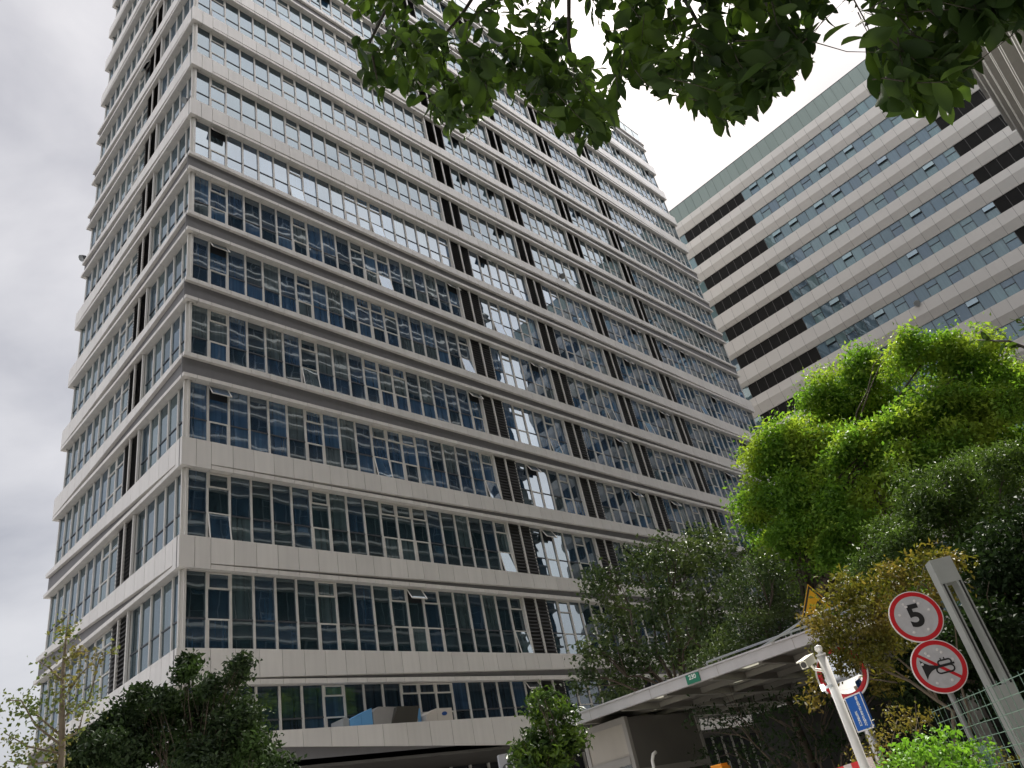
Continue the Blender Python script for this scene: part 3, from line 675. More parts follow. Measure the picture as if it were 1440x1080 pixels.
def tree(name, label, cat, base, pxclumps, dist, leafm, bark, dens=60, per=9, spread=0.12, size=0.09, jitter=1.0, trunk_r=0.18, trunk_top=None, group=None, aspect=0.45, shell=0.5, upbias=0.5, zs=0.85, limbs=True, sub=0, subf=0.40):
    cl = []
    for u, v, rp, *dz in pxclumps:
        dd = dist + (dz[0] if dz else rng.uniform(-1, 1)*jitter)
        X = at(u, v, dd); cl.append((X, rp/ppm(X)))
    cen = np.mean([c for c, _ in cl], 0)
    if base is None: base = (cen[0], cen[1], 0)
    base = np.array([base[0], base[1], 0.0])
    r = empty(name, base, label, cat, group)
    zt = trunk_top if trunk_top else max(1.2, min(c[2]-q*0.3 for c, q in cl)*0.9)
    top = np.array([base[0]*0.75+cen[0]*0.25, base[1]*0.75+cen[1]*0.25, zt])
    mb = MB(); P = limb(base, top, 5, 0.05); mb.tube(P, list(np.linspace(trunk_r, trunk_r*0.62, len(P))), 10)
    mb.build('trunk', bark, r, True)
    if limbs:
        mb = MB()
        for c, q in cl:
            P = limb(top, c, 5, 0.22); mb.tube(P, list(np.linspace(trunk_r*0.34, trunk_r*0.07, len(P))), 6)
            for _ in range(4):
                e = np.array(c) + rng.normal(0, 1, 3)*q*0.55; Q = limb(P[3], e, 4, 0.12); mb.tube(Q, list(np.linspace(trunk_r*0.14, trunk_r*0.03, len(Q))), 5)
        mb.build('limbs', bark, r, True)
    leaves('crown', clump_twigs(billow(cl, sub, subf) if sub else cl, dens, shell, zs), per, spread, size, leafm, r, upbias, aspect)
    return r, cl

LF_BRIGHT = leafmat('bright_camphor_leaf', (0.085, 0.19, 0.024), (0.16, 0.29, 0.038), 0.40, young=(0.27, 0.37, 0.05), yscale=0.8)
LF_MID = leafmat('mid_green_leaf', (0.045, 0.085, 0.022), (0.078, 0.125, 0.032), 0.30)
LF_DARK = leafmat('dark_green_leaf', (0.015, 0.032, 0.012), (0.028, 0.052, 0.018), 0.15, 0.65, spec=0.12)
LF_DARK2 = leafmat('dusky_leaf', (0.035, 0.062, 0.022), (0.065, 0.10, 0.04), 0.2, 0.45, young=(0.10, 0.14, 0.05), yscale=0.8)
LF_OLIVE = leafmat('olive_leaf', (0.075, 0.088, 0.016), (0.14, 0.125, 0.025), 0.3, young=(0.17, 0.13, 0.035), yscale=1.6)
LF_LIME = leafmat('lime_shrub_leaf', (0.085, 0.20, 0.022), (0.15, 0.30, 0.035), 0.32)
LF_SAP = leafmat('sapling_leaf', (0.075, 0.12, 0.035), (0.14, 0.17, 0.055), 0.3, young=(0.16, 0.14, 0.05), yscale=1.2)
LF_BIG = leafmat('overhead_leaf', (0.013, 0.028, 0.008), (0.025, 0.047, 0.012), 0.28, 0.55, spec=0.12, young=(0.05, 0.09, 0.014), yscale=3.2)

T1 = [(1105,640,58),(1160,572,52),(1230,532,48),(1300,506,46),(1372,516,50),(1425,545,55),(1092,722,54),(1170,660,70),(1250,620,70),(1330,600,70),(1112,788,50),(1190,760,70),(1270,700,70),(1360,680,70),(1430,650,60),(1150,820,45),(1230,830,60),(1150,690,46,-3),(1210,640,46,-3.5),(1270,598,42,-3.5),(1335,570,40,-3),(1200,722,46,-4),(1118,760,40,-3),(1262,668,46,-4),(1395,585,42,-3),(1162,785,42,-3.5),(1330,640,46,-3.5)]
tree('camphor_tree', 'large bright yellow-green camphor tree with a domed crown in front of the rear tower', 'tree', (11.5, -14.5), T1, 27.0, LF_BRIGHT, M_BARK, dens=105, per=18, spread=0.20, size=0.15, jitter=2.2, trunk_r=0.26, trunk_top=6.0, shell=0.45, aspect=0.5, sub=14, subf=0.42)
T10 = [(1310,690,48),(1425,665,50),(1365,680,45),(1340,730,60),(1420,740,65),(1265,755,42),(1215,800,36),(1290,785,48),(1375,790,60)]
tree('feathery_tree', 'feathery mid-green tree overlapping the right side of the bright camphor tree', 'tree', None, T10, 18.0, LF_MID, M_BARK, dens=190, per=16, spread=0.11, size=0.10, jitter=1.5, sub=12, subf=0.45, trunk_r=0.12, trunk_top=3.5, aspect=0.38)
T9 = [(1405,800,60),(1440,880,65),(1385,890,50),(1450,770,60),(1350,930,45),(1430,960,50),(1310,900,40),(1290,960,40)]
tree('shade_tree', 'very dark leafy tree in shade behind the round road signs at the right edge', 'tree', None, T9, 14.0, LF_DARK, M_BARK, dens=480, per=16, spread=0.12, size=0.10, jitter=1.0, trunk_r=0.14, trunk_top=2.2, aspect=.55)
T2 = [(848,822,36),(905,795,42),(950,785,44),(992,765,36),(1022,800,46),(868,872,36),(930,850,48),(990,865,50),(835,915,28),(893,925,42),(960,915,42),(1010,900,36),(870,965,34),(820,955,24)]
tree('spreading_tree', 'sparse dark spreading tree in front of the lower right of the tall tower', 'tree', None, T2, 25.0, LF_DARK2, M_BARK, dens=85, per=13, spread=0.17, size=0.16, jitter=1.5, trunk_r=0.16, trunk_top=4.5, shell=0.25, aspect=.55)
T2b = [(1062,840,46),(1095,885,40),(1045,895,38),(1010,935,36),(1080,800,26),(1105,845,30)]
tree('willow_tree', 'dusky grey-green bushy tree behind the canopy, left of the yellow warning triangle', 'tree', None, T2b, 21.5, LF_DARK2, M_BARK, dens=230, per=14, spread=0.14, size=0.12, jitter=1.0, trunk_r=0.13, trunk_top=3.5, aspect=0.4)
T3 = [(765,1000,28),(772,1045,40),(745,1058,26),(800,1040,26),(762,978,15),(795,1005,20),(770,1085,45)]
tree('young_evergreen', 'small glossy evergreen with light green tips left of the canopy end', 'tree', None, T3, 15.0, leafmat('glossy_tip_leaf', (0.025, 0.055, 0.014), (0.05, 0.09, 0.022), 0.25, 0.3, young=(0.12, 0.20, 0.03), yscale=2.2), M_BARK, dens=360, per=10, spread=0.08, size=0.13, jitter=0.4, trunk_r=0.07, trunk_top=1.8)
T4 = [(120,1050,28),(105,1085,26),(300,1080,46),(385,1082,26),(360,1050,26),(165,1025,34),(212,1005,36),(270,992,36),(325,1000,36),(180,1070,50),(260,1058,46),(340,1050,40),(262,950,11),(264,932,6),(334,952,11),(338,935,6),(330,1015,34),(225,985,20),(140,1065,36),(296,965,12),(195,975,10)]
tree('osmanthus_tree', 'dense dark osmanthus tree against the foot of the tall tower corner', 'tree', None, T4, 14.5, leafmat('osmanthus_leaf', (0.017, 0.035, 0.015), (0.034, 0.058, 0.022), 0.16, 0.55, young=(0.045, 0.085, 0.024), yscale=0.9), M_BARK, dens=420, per=10, spread=0.09, size=0.105, jitter=0.7, trunk_r=0.05, trunk_top=1.0, shell=0.35, sub=8, subf=0.55)

# sapling: thin stem, side branches and sparse leaf tufts
sd = 11.5
sb = at(88, 1085, sd); sroot = empty('sapling', (sb[0], sb[1], 0), 'thin sparse sapling with yellowish leaves at the lower left edge', 'tree')
mb = MB()
stem = [np.array([sb[0], sb[1], 0])] + [at(u, v, sd) for u, v in ((87, 1060), (87, 1000), (88, 950), (92, 905), (96, 868))]
mb.tube(stem, [0.045, 0.04, 0.034, 0.026, 0.017, 0.006], 7); mb.build('trunk', M_BARK2, sroot, True)
brs = [((86,1048),(50,1020),(30,985),(10,985)), ((86,1035),(45,1000),(22,990)), ((88,985),(112,950),(140,920)), ((89,960),(70,940),(55,930)), ((90,930),(110,915),(128,920)), ((87,1010),(125,985),(140,925),(165,912)), ((87,1040),(110,1030),(120,990)), ((86,1060),(40,1050),(5,1030)), ((86,1070),(40,1075),(10,1070))]
mb = MB(); tw = []
for b in brs:
    zz = rng.uniform(-0.35, 0.35); pts = [at(u, v, sd + zz*min(1, i)) for i, (u, v) in enumerate(b)]
    mb.tube(pts, list(np.linspace(0.016, 0.005, len(pts))), 5)
    for i in range(len(pts)-1):
        for q in range(4): tw.append(pts[i] + (pts[i+1]-pts[i])*rng.uniform(0.3 if i == 0 else 0, 1))
for q in range(22): 
    t_ = rng.uniform(0.35, 1.0)*4.99; i = int(t_); tw.append(stem[i] + (stem[min(i+1, 5)]-stem[i])*(t_-i))
for u, v, rr in ((25,1000,22),(15,1045,26),(55,1060,26),(95,960,14),(30,1075,30),(80,1075,20),(130,985,12),(90,890,8),(60,985,14)):
    for q in range(8): tw.append(at(u+rng.normal(0, rr*0.6), v+rng.normal(0, rr*0.6), sd+rng.uniform(-.4, .4)))
mb.build('limbs', M_BARK2, sroot, True)
tw = np.array(tw); leaves('crown', (tw, rng.normal(0, 1, tw.shape)*0.5), 7, 0.075, 0.06, LF_SAP, sroot, 0.6, 0.75)

# olive shrub tree with visible forking branches
od = 12.6
T6 = [(1195,832,34),(1255,812,32),(1305,792,26),(1342,786,20),(1160,872,30),(1220,872,42),(1278,845,28),(1168,902,28),(1232,915,32),(1150,952,18),(1142,985,13),(1190,930,26),(1270,890,30),(1320,830,26),(1245,960,22)]
r6, c6 = tree('olive_shrub', 'olive-brown small tree with bare forking branches between the canopy and the round signs', 'tree', None, T6, od, LF_OLIVE, M_BARK2, dens=520, per=12, spread=0.08, size=0.085, jitter=0.5, trunk_r=0.05, trunk_top=1.0, shell=0.3, aspect=0.42, limbs=False)
mb = MB()
def br(pts, r0, r1, dd=od): mb.tube([at(u, v, dd) for u, v in pts], list(np.linspace(r0, r1, len(pts))), 6)
br([(1345,1085),(1340,1000),(1318,985),(1280,958),(1248,945),(1215,915),(1180,890)], .035, .008)
br([(1318,985),(1285,945),(1262,925),(1235,880),(1225,840)], .02, .005)
br([(1280,958),(1240,930),(1225,905),(1200,870)], .014, .004)
br([(1262,960),(1225,955),(1195,940),(1165,925)], .012, .004)
br([(1320,988),(1300,940),(1295,890),(1290,830),(1300,795)], .018, .005)
br([(1248,945),(1230,950),(1200,935)], .01, .004); br([(1370,1085),(1362,1000),(1350,960),(1345,900),(1335,800)], .03, .006, od+.6)
mb.build('limbs', M_BARK2, r6, True)
T8 = [(1290,1058,28),(1330,1047,26),(1370,1062,28),(1258,1078,24),(1310,1085,40),(1360,1095,40)]
tree('lime_shrub', 'vivid lime-green round shrub behind the wire fence at the bottom right', 'shrub', None, T8, 6.8, LF_LIME, M_BARK2, dens=1500, per=7, spread=0.035, size=0.045, jitter=0.25, trunk_r=0.03, trunk_top=0.7, aspect=0.6)
T8b = [(1262,1012,24),(1235,1045,24),(1290,1010,22),(1225,1075,24),(1205,1060,12),(1400,1070,22)]
tree('hedge_shrub', 'dull olive low shrub below the forking branches beside the blue sign', 'shrub', None, T8b, 7.8, LF_OLIVE, M_BARK2, dens=1000, per=8, spread=0.04, size=0.04, jitter=0.25, trunk_r=0.03, trunk_top=0.7)
# dark planting seen under and behind the canopy
HT = [(1000+40*i, 1015-8*i + rng.uniform(-8, 8), 34) for i in range(8)] + [(1010+45*i, 1065-6*i, 36) for i in range(7)]
tree('driveway_hedge', 'dark leafy hedge in deep shade under the canopy beyond the booth', 'hedge', None, HT, 15.5, LF_DARK, M_BARK, dens=120, per=9, spread=0.12, size=0.09, jitter=0.8, trunk_r=0.08, trunk_top=1.2, shell=0.2)

# ------------------------------------------------------------------ overhanging street tree
otree = empty('street_tree', (-13.2, -27.2, 0), 'overhanging branch of large dark backlit leaves hanging into the top of the view', 'tree')
mb = MB(); P = [(-13.2, -27.2, 0), (-13.15, -27.15, 1.5), (-13.0, -27.0, 3.0), (-12.6, -26.6, 4.6), (-12.2, -26.2, 6.2)]
mb.tube(P, [0.20, 0.17, 0.15, 0.12, 0.07], 12); mb.build('trunk', M_BARK, otree, True)
lower = [(470,-20),(492,25),(500,85),(515,120),(530,140),(560,130),(592,150),(612,180),(630,205),(662,192),(680,180),(700,138),(722,150),(760,162),(795,205),(838,208),(876,188),(872,130),(892,128),(915,140),(955,140),(972,160),(1005,178),(1030,182),(1068,160),(1085,145),(1110,128),(1130,96),(1148,80),(1140,45),(1165,25),(1200,18),(1222,40),(1216,80),(1226,120),(1246,178),(1270,160),(1300,168),(1340,150),(1368,120),(1385,70),(1410,45),(1445,55)]
lx = np.array([p[0] for p in lower]); ly = np.array([p[1] for p in lower])
def leaf_big(V, F, c, d, nrm, L, W):
    """pointed oval leaf, folded on its midrib and drooping at the tip"""
    d = d/np.linalg.norm(d); s = np.cross(d, nrm); s /= np.linalg.norm(s); n = np.cross(s, d)
    i0 = len(V); prof = [(0, 0), (0.12, .45), (0.3, .88), (0.5, 1.0), (0.68, .84), (0.84, .48), (0.94, .17), (1.0, 0.0)]
    cu = rng.uniform(0.05, 0.22); fo = rng.uniform(0.15, 0.45)
    for t, wd in prof:
        p = c + d*L*t - n*L*cu*t*t
        V.append(p + n*0.0); V.append(p + s*W*0.5*wd + n*fo*W*0.5*wd); V.append(p - s*W*0.5*wd + n*fo*W*0.5*wd)
    for k in range(len(prof)-1):
        a = i0+3*k; F.append((a, a+3, a+4, a+1)); F.append((a, a+2, a+5, a+3))
V, F = [], []; stems = MB()
cnt = 0
def lo_at(u): return np.interp(u, lx, ly)
ntw = 0
while ntw < 900:
    u = rng.uniform(475, 1455); lo = lo_at(u)
    v = lo - abs(rng.normal(0, 1))*55 - 4 if rng.random() < 0.5 else rng.uniform(-130, lo-10)
    if v < -150: continue
    if 800 < u < 880 and 20 < v < 95 and rng.random() < 0.7: continue
    if 1145 < u < 1225 and v > -60 and rng.random() < 0.85: continue
    if 950 < u < 1000 and 85 < v < 130 and rng.random() < 0.5: continue
    dd = rng.uniform(2.3, 4.3); end = at(u, v, dd)
    td = rng.normal(0, 0.45, 3) + np.array([-0.15, -0.1, -0.75]); td /= np.linalg.norm(td)
    Lt = rng.uniform(0.16, 0.30); root_ = end - td*Lt
    ru, rv = proj(root_)
    if ru < 488 or rv > lo_at(ru) - 6: continue
    kept = 0
    sgn = 1; sd_ = np.cross(td, rng.normal(0, 1, 3)); sd_ /= np.linalg.norm(sd_)
    nl = rng.integers(6, 10)
    for q in range(nl):
        f_ = 0.15 + 0.85*q/(nl-1); c = root_ + (end-root_)*f_; sgn = -sgn
        sd_ = sd_ + rng.normal(0, 0.45, 3); sd_ -= td*(sd_@td); sd_ /= np.linalg.norm(sd_)
        d = td*(0.55 + 0.7*(q == nl-1)) + sd_*sgn*(0.9 - 0.7*(q == nl-1)) + np.array([0, 0, -0.35]) + rng.normal(0, 0.18, 3); d /= np.linalg.norm(d)
        L = rng.uniform(0.075, 0.145); W = L*rng.uniform(0.42, 0.56); tip = c + d*L
        tu, tv = proj(tip)
        if tv > lo_at(tu) + rng.normal(0, 17) or tu < 484: continue
        nrm = rng.normal(0, 0.45, 3) + np.array([0, 0, 0.9])
        leaf_big(V, F, c, d, nrm, L, W); kept = f_
    if kept: stems.tube([root_, root_ + (end-root_)*kept*0.5 + rng.normal(0, 0.006, 3), root_ + (end-root_)*kept], [0.0028, 0.002, 0.001], 4, cap=False)
    ntw += 1
V = np.array(V); npmesh('foliage', V, np.array(F), LF_BIG, otree, True)
start = np.array(P[3])
for path in ([(760,-260),(720,-90),(650,20),(590,90)], [(760,-260),(800,-60),(800,60),(815,140)], [(900,-260),(930,-60),(980,30),(1020,100)], [(900,-260),(1060,-60),(1090,40),(1100,90)], [(1100,-260),(1300,-40),(1330,40),(1290,100),(1262,130)], [(1100,-260),(1380,-60),(1370,20),(1340,80)], [(640,-200),(560,-20),(520,60),(530,110)]):
    dz = [3.4, 3.2, 3.0, 2.9, 2.8]
    pts = [start] + [at(u, v, dz[i]) for i, (u, v) in enumerate(path)]
    stems.tube(pts, list(np.linspace(0.03, 0.004, len(pts))), 6)
    for i in range(2, len(pts)):
        pass
stems.build('branches', M_TWIG, otree, True)
# leafy sprig reaching in from the right edge
sprig = empty('roadside_tree', tuple(at(1560, 560, 6.0)[:2]) + (0,), 'dark glossy sprig of larger leaves reaching in at the right edge over the bright tree', 'tree')
V, F = [], []; mb = MB(); e0_ = at(1560, 560, 6.0); mb.tube([(e0_[0], e0_[1], 0), (e0_[0], e0_[1], 2.5), e0_], [0.09, 0.08, 0.04], 8); mb.build('trunk', M_BARK, sprig, True)
mb = MB(); 
for path in ([(1560,560),(1470,500),(1420,480),(1372,478)], [(1560,560),(1480,470),(1432,452)], [(1560,540),(1490,520),(1430,505)]):
    pts = [at(u, v, 6.0+0.1*i) for i, (u, v) in enumerate(path)]; mb.tube(pts, list(np.linspace(0.02, 0.004, len(pts))), 6)
    for i in range(1, len(pts)):
        for q in range(7):
            c = pts[i-1] + (pts[i]-pts[i-1])*rng.uniform(0, 1.05); d = rng.normal(0, 0.6, 3) + (pts[i]-pts[i-1])/np.linalg.norm(pts[i]-pts[i-1])*0.8
            L = rng.uniform(0.07, 0.12); leaf_big(V, F, c, d, rng.normal(0, 0.5, 3)+np.array([0, 0, 0.8]), L, L*0.45)
mb.build('branches', M_TWIG, sprig, True); npmesh('foliage', np.array(V), np.array(F), LF_BIG, sprig, True)

# ------------------------------------------------------------------ signs and street furniture
M_RED = mat('sign_red', (0.55, 0.012, 0.02), 0.45, noise=0.06); M_SIGNW = mat('sign_reflective_grey', (0.50, 0.50, 0.52), 0.4, noise=0.18, nscale=14)
M_RIMW = mat('sign_white_rim', (0.72, 0.70, 0.70), 0.4); M_YEL = mat('sign_yellow', (0.62, 0.33, 0.01), 0.45, noise=0.06)
M_BLUE = mat('sign_blue', (0.008, 0.10, 0.40), 0.4, noise=0.05); M_POST = mat('galvanised_post', (0.28, 0.28, 0.27), 0.45, 0.3, noise=0.1)
UP = np.array([0, 0, 1.0])
def frame_to(c, yaw_off=0.0):
    d = CAM - np.array(c); a = math.atan2(d[1], d[0]) + R_(yaw_off); n = np.array([math.cos(a), math.sin(a), 0]); ux = np.cross(UP, n); return ux, UP, n
def dsk(name, c, fr, r, prof_mats, mats, parent):
    ux, uy, n = fr; mb = MB(); mb.lathe(c, ux, uy, n, prof_mats, 56); return mb.build(name, mats, parent)
sdist = 11.0
c5 = at(1288, 867, sdist); ch = at(1320, 937, sdist); ch[0], ch[1] = c5[0], c5[1]
post = empty('road_sign_post', (c5[0], c5[1], 0), 'post carrying a round speed 5 sign above a round no-horn sign, red rimmed', 'road sign')
fr = frame_to(c5, 14); ux, uy, n = fr
mb = MB(); pc = c5 - n*0.06; mb.tube([(pc[0], pc[1], 0), (pc[0], pc[1], c5[2]+0.15)], 0.035, 10); mb.build('post', M_POST, post, True)
RS = 0.305
pr_ = [(0, -.02, 1), (RS, -.02, 1), (RS, .004, 1), (RS*0.965, .006, 1), (RS*0.964, .007, 0), (RS*0.80, .007, 0), (RS*0.799, .006, 2), (0.0, .006, 2)]
s1 = dsk('speed_limit_sign', c5, fr, RS, pr_, [M_RED, M_RIMW, M_SIGNW], post); s1['label'] = 'round sign with black numeral 5'
t = text_mesh('5', 0.36, c5 + n*0.0085 - ux*0.0, ux, uy, n, M_BLK, s1, 'numeral', 0.001, 0.012); t.matrix_parent_inverse = Matrix.Identity(4)
t.parent = s1; t.matrix_parent_inverse = s1.matrix_parent_inverse.inverted() @ Matrix.Translation(-Vector(post.location)) if False else Matrix.Identity(4)
s2 = dsk('no_horn_sign', ch, fr, RS*1.0, pr_, [M_RED, M_RIMW, M_SIGNW], post); s2['label'] = 'round sign with black horn crossed by a red bar'
def sp(c, x, y, h=0.009): return tuple(np.array(c) + ux*x + uy*y + n*h)
mb = MB()
mb.poly([sp(ch, *p) for p in ((-.165, .125), (-.165, -.125), (-.13, -.085), (-.06, -.03), (-.02, -.018), (-.02, .018), (-.06, .03), (-.13, .085))][:0] or [sp(ch, *p) for p in ((-.185, .115), (-.185, -.115), (-.15, -.07), (-.10, -.035), (-.03, -.014), (-.03, .014), (-.10, .035), (-.15, .07))])
def stroke(pts, wd, m=0, h=.0095):
    for (x0, y0), (x1, y1) in zip(pts[:-1], pts[1:]):
        d = np.array([x1-x0, y1-y0]); L = np.linalg.norm(d); d /= L; q = np.array([-d[1], d[0]])*wd/2; e = d*wd*0.3
        a = [(x0-e[0]+q[0], y0-e[1]+q[1]), (x0-e[0]-q[0], y0-e[1]-q[1]), (x1+e[0]-q[0], y1+e[1]-q[1]), (x1+e[0]+q[0], y1+e[1]+q[1])]
        mb.poly([sp(ch, x, y, h) for x, y in a], m); h += 0.00004
stroke([(-.03, .0), (.17, .0)], .022)
loop = [(-.02, -.004)] and [(0.135, .045), (-.0, .045)][:0]
def roundrect(x0, x1, y0, y1, k=6):
    r = (y1-y0)/2; P = []
    for i in range(k+1): a = math.pi/2 + math.pi*i/k; P.append((x0+r+r*math.cos(a), y0+r+r*math.sin(a)))
    for i in range(k+1): a = -math.pi/2 + math.pi*i/k; P.append((x1-r+r*math.cos(a), y0+r+r*math.sin(a)))
    P.append(P[0]); return P
stroke(roundrect(-.045, .155, -.082, -.008), .018, h=.0102); stroke(roundrect(.0, .15, .0, .055), .018, h=.0112)
for x in (.045, .085): stroke([(x, .055), (x, .08)], .014, h=.0122)
hn = mb.build('horn_symbol', M_BLK, s2); hn.matrix_parent_inverse = Matrix.Identity(4)
for sg, cc_ in ((s1, c5), (s2, ch)):
    for x, y in ((-.08, .17), (.06, .18), (-.17, .06), (.175, .04), (-.10, -.17), (.07, -.175), (-.06, .135), (.09, .14)):
        mb = MB(); mb.lathe(np.array(cc_) + ux*x + uy*y + n*.0078, ux, uy, n, [(.017, 0, 0), (.014, .004, 0), (0, .005, 0)], 12)
        q = mb.build('reflector_stud', M_RIMW, sg)
mb = MB(); stroke([(-.178, .165), (.178, -.165)], .036, 0, .0078); sb_ = mb.build('red_bar', M_RED, s2); sb_.matrix_parent_inverse = Matrix.Identity(4)
# convex traffic mirror
mc = at(1184, 946, 12.55); fr = frame_to(mc, -18); ux, uy, n = fr
mir = empty('traffic_mirror', (mc[0], mc[1], 0), 'round convex traffic mirror with red rim half hidden by the olive branches', 'traffic mirror')
mb = MB(); pc = mc - n*0.10; mb.tube([(pc[0], pc[1], 0), (pc[0], pc[1], mc[2])], 0.04, 10); mb.build('post', M_WHITE, mir, True)
mb = MB(); mb.lathe(mc, ux, uy, n, [(0, -.08, 0), (.30, -.03, 0), (.345, 0, 0), (.345, .02, 0), (.285, .012, 0)], 48); mb.build('rim', M_RED, mir, True)
mb = MB(); mb.lathe(mc, ux, uy, n, [(.286, .005, 0), (.24, .022, 0), (.18, .038, 0), (.10, .05, 0), (0, .055, 0)], 48); mb.build('mirror', mat('mirror_glass', (0.75, 0.77, 0.8), 0.05, 1.0), mir, True)
mb = MB()
for i in range(48):
    pass
mb.lathe(mc, ux, uy, n, [(.346, .02, 0), (.37, .03, 0), (.37, .01, 0), (.346, .0, 0)], 48); mb.build('visor', M_RIMW, mir, True)
# blue sign with white Chinese lettering
bc = at(1210.5, 1001, 11.6)
du = ray(547, 1247); du = np.array([du[0], du[1], 0]); du /= np.linalg.norm(du); ux = -du; n = np.cross(ux, UP); 
if n @ (CAM-bc) < 0: n = -n; 
if (np.cross(UP, n)) @ ux < 0: ux = -ux
bs = empty('blue_parking_sign', (bc[0], bc[1], 0), 'blue sign with white Chinese characters and white border behind the white pole', 'sign')
bc = bc - ux*0.03; hw, hh = 0.20, 0.215
mb = MB(); mb.obox(bc, ux, UP, n, hw, hh, 0.012); brd = mb.build('board', M_BLUE, bs)
mb = MB()
for cx_, cy_, a_, b_ in ((0, hh-.008, hw, .008), (0, -hh+.008, hw, .008), (-hw+.008, 0, .008, hh-.0165), (hw-.008, 0, .008, hh-.0165)):
    mb.obox(bc + ux*cx_ + UP*cy_ + n*0.0125, ux, UP, n, a_, b_, 0.003)
bb_ = mb.build('border', M_RIMW, bs)
for col, x, y0 in (('非机动车区域', 0.065, 0.165), ('新进口', -0.055, 0.0)):
    for i, chh in enumerate(col):
        tt = text_mesh(chh, 0.064, bc + ux*x + UP*(y0 - i*0.060 - 0.01) + n*0.0135, ux, UP, n, M_LET, bs, 'character', 0.001, 0.0012)
mb = MB(); pc = bc - n*0.05 ; mb.tube([(pc[0], pc[1], 0), (pc[0], pc[1], bc[2]+0.1)], 0.03, 10); mb.build('post', M_POST, bs, True)
# yellow warning triangle
tcn = at(1147, 850, 14.5); fr = frame_to(tcn, 8); ux, uy, n = fr
ws = empty('warning_sign', (tcn[0], tcn[1], 0), 'yellow triangular warning sign with black border poking above the canopy corner', 'road sign')
def tri(r, h, m, mb): mb.poly([tuple(tcn + ux*r*math.cos(a) + uy*r*math.sin(a) + n*h) for a in (R_(90), R_(210), R_(330))], m)
RT = 0.36
mb = MB()
for (r0, r1, h, m) in ((RT, RT*.92, .012, 1), (RT*.92, RT*.74, .012, 2)):
    A = [R_(90), R_(210), R_(330)]
    for i in range(3):
        a, b = A[i], A[(i+1) % 3]; q = lambda r, t_: tuple(tcn + ux*r*math.cos(t_) + uy*r*math.sin(t_) + n*h)
        mb.quad(q(r0, a), q(r0, b), q(r1, b), q(r1, a), m)
tri(RT*.74, .012, 0, mb); tri(RT, -.01, 3, mb)
for i in range(3):
    A = [R_(90), R_(210), R_(330)]; a, b = A[i], A[(i+1) % 3]
    q = lambda h, t_: tuple(tcn + ux*RT*math.cos(t_) + uy*RT*math.sin(t_) + n*h); mb.quad(q(-.01, a), q(-.01, b), q(.012, b), q(.012, a), 3)
mb.build('sign_face', [M_YEL, M_YEL, M_BLK, M_STEEL], ws)
mb = MB(); mb.poly([tuple(tcn + ux*x + uy*y + n*.0135) for x, y in ((-.01, -.02), (.05, .05), (.11, -.02), (.13, -.12), (-.05, -.12))]); mb.build('symbol', M_BLK, ws)
mb = MB(); pc = tcn - n*0.05; mb.tube([(pc[0], pc[1], 0), (pc[0], pc[1], tcn[2]+.1)], 0.035, 10); mb.build('post', M_POST, ws, True)
# white pole with security camera
pd = 6.0; pt = at(1150, 910, pd); pb = np.array([pt[0], pt[1], 0])
pole = empty('camera_pole', (pb[0], pb[1], 0), 'white round pole with a ball cap and a security camera at its head', 'pole')
mb = MB(); mb.tube([pb, (pb[0], pb[1], pt[2]-.06)], 0.030, 18); mb.build('pole_tube', M_WHITE, pole, True)
mb = MB(); cc = (pb[0], pb[1], pt[2]-.06); mb.lathe(cc, (1,0,0), (0,1,0), (0,0,1), [(.034, 0, 0), (.034, .012, 0), (.016, .016, 0), (.014, .026, 0), (.024, .038, 0), (.027, .05, 0), (.022, .066, 0), (.0, .074, 0)], 20); mb.build('ball_cap', M_WHITE, pole, True)
cl_ = at(1136, 931, pd-0.05); lookv = at(1108, 952, pd-0.35) - cl_; lookv = np.array([lookv[0], lookv[1], lookv[2]]); lookv /= np.linalg.norm(lookv)
sx = np.cross(lookv, UP); sx /= np.linalg.norm(sx); sy = np.cross(sx, lookv)
mb = MB(); mb.obox(cl_, sx, sy, lookv, .024, .024, .075, 0); mb.obox(cl_ + sy*.029 + lookv*.015, sx, sy, lookv, .030, .004, .09, 0); mb.lathe(cl_ + lookv*.0755, sx, sy, lookv, [(.02, 0, 1), (.02, .003, 1), (0, .002, 1)], 20)
mb.tube([cl_ - lookv*.02 - sy*.02, cl_ - lookv*.045 - sy*.065, np.array([pb[0], pb[1], cl_[2]-.08])], .010, 8, 0)
mb.build('security_camera', [mat('camera_housing', (0.55, 0.54, 0.47), 0.45, noise=0.06), M_BLK], pole)
ll = at(1157, 967, pd-0.06); fr = frame_to(ll, 0)
mb = MB(); mb.obox(ll, fr[0], fr[1], fr[2], .013, .019, .008); mb.obox(ll - fr[2]*.03 + fr[0]*.03, fr[0], fr[1], fr[2], .035, .008, .008, 1); mb.build('led_lamp', [mat('lit_led', (0.95, 0.97, 1.0), 0.5, emit=1.5), M_STEEL], pole)
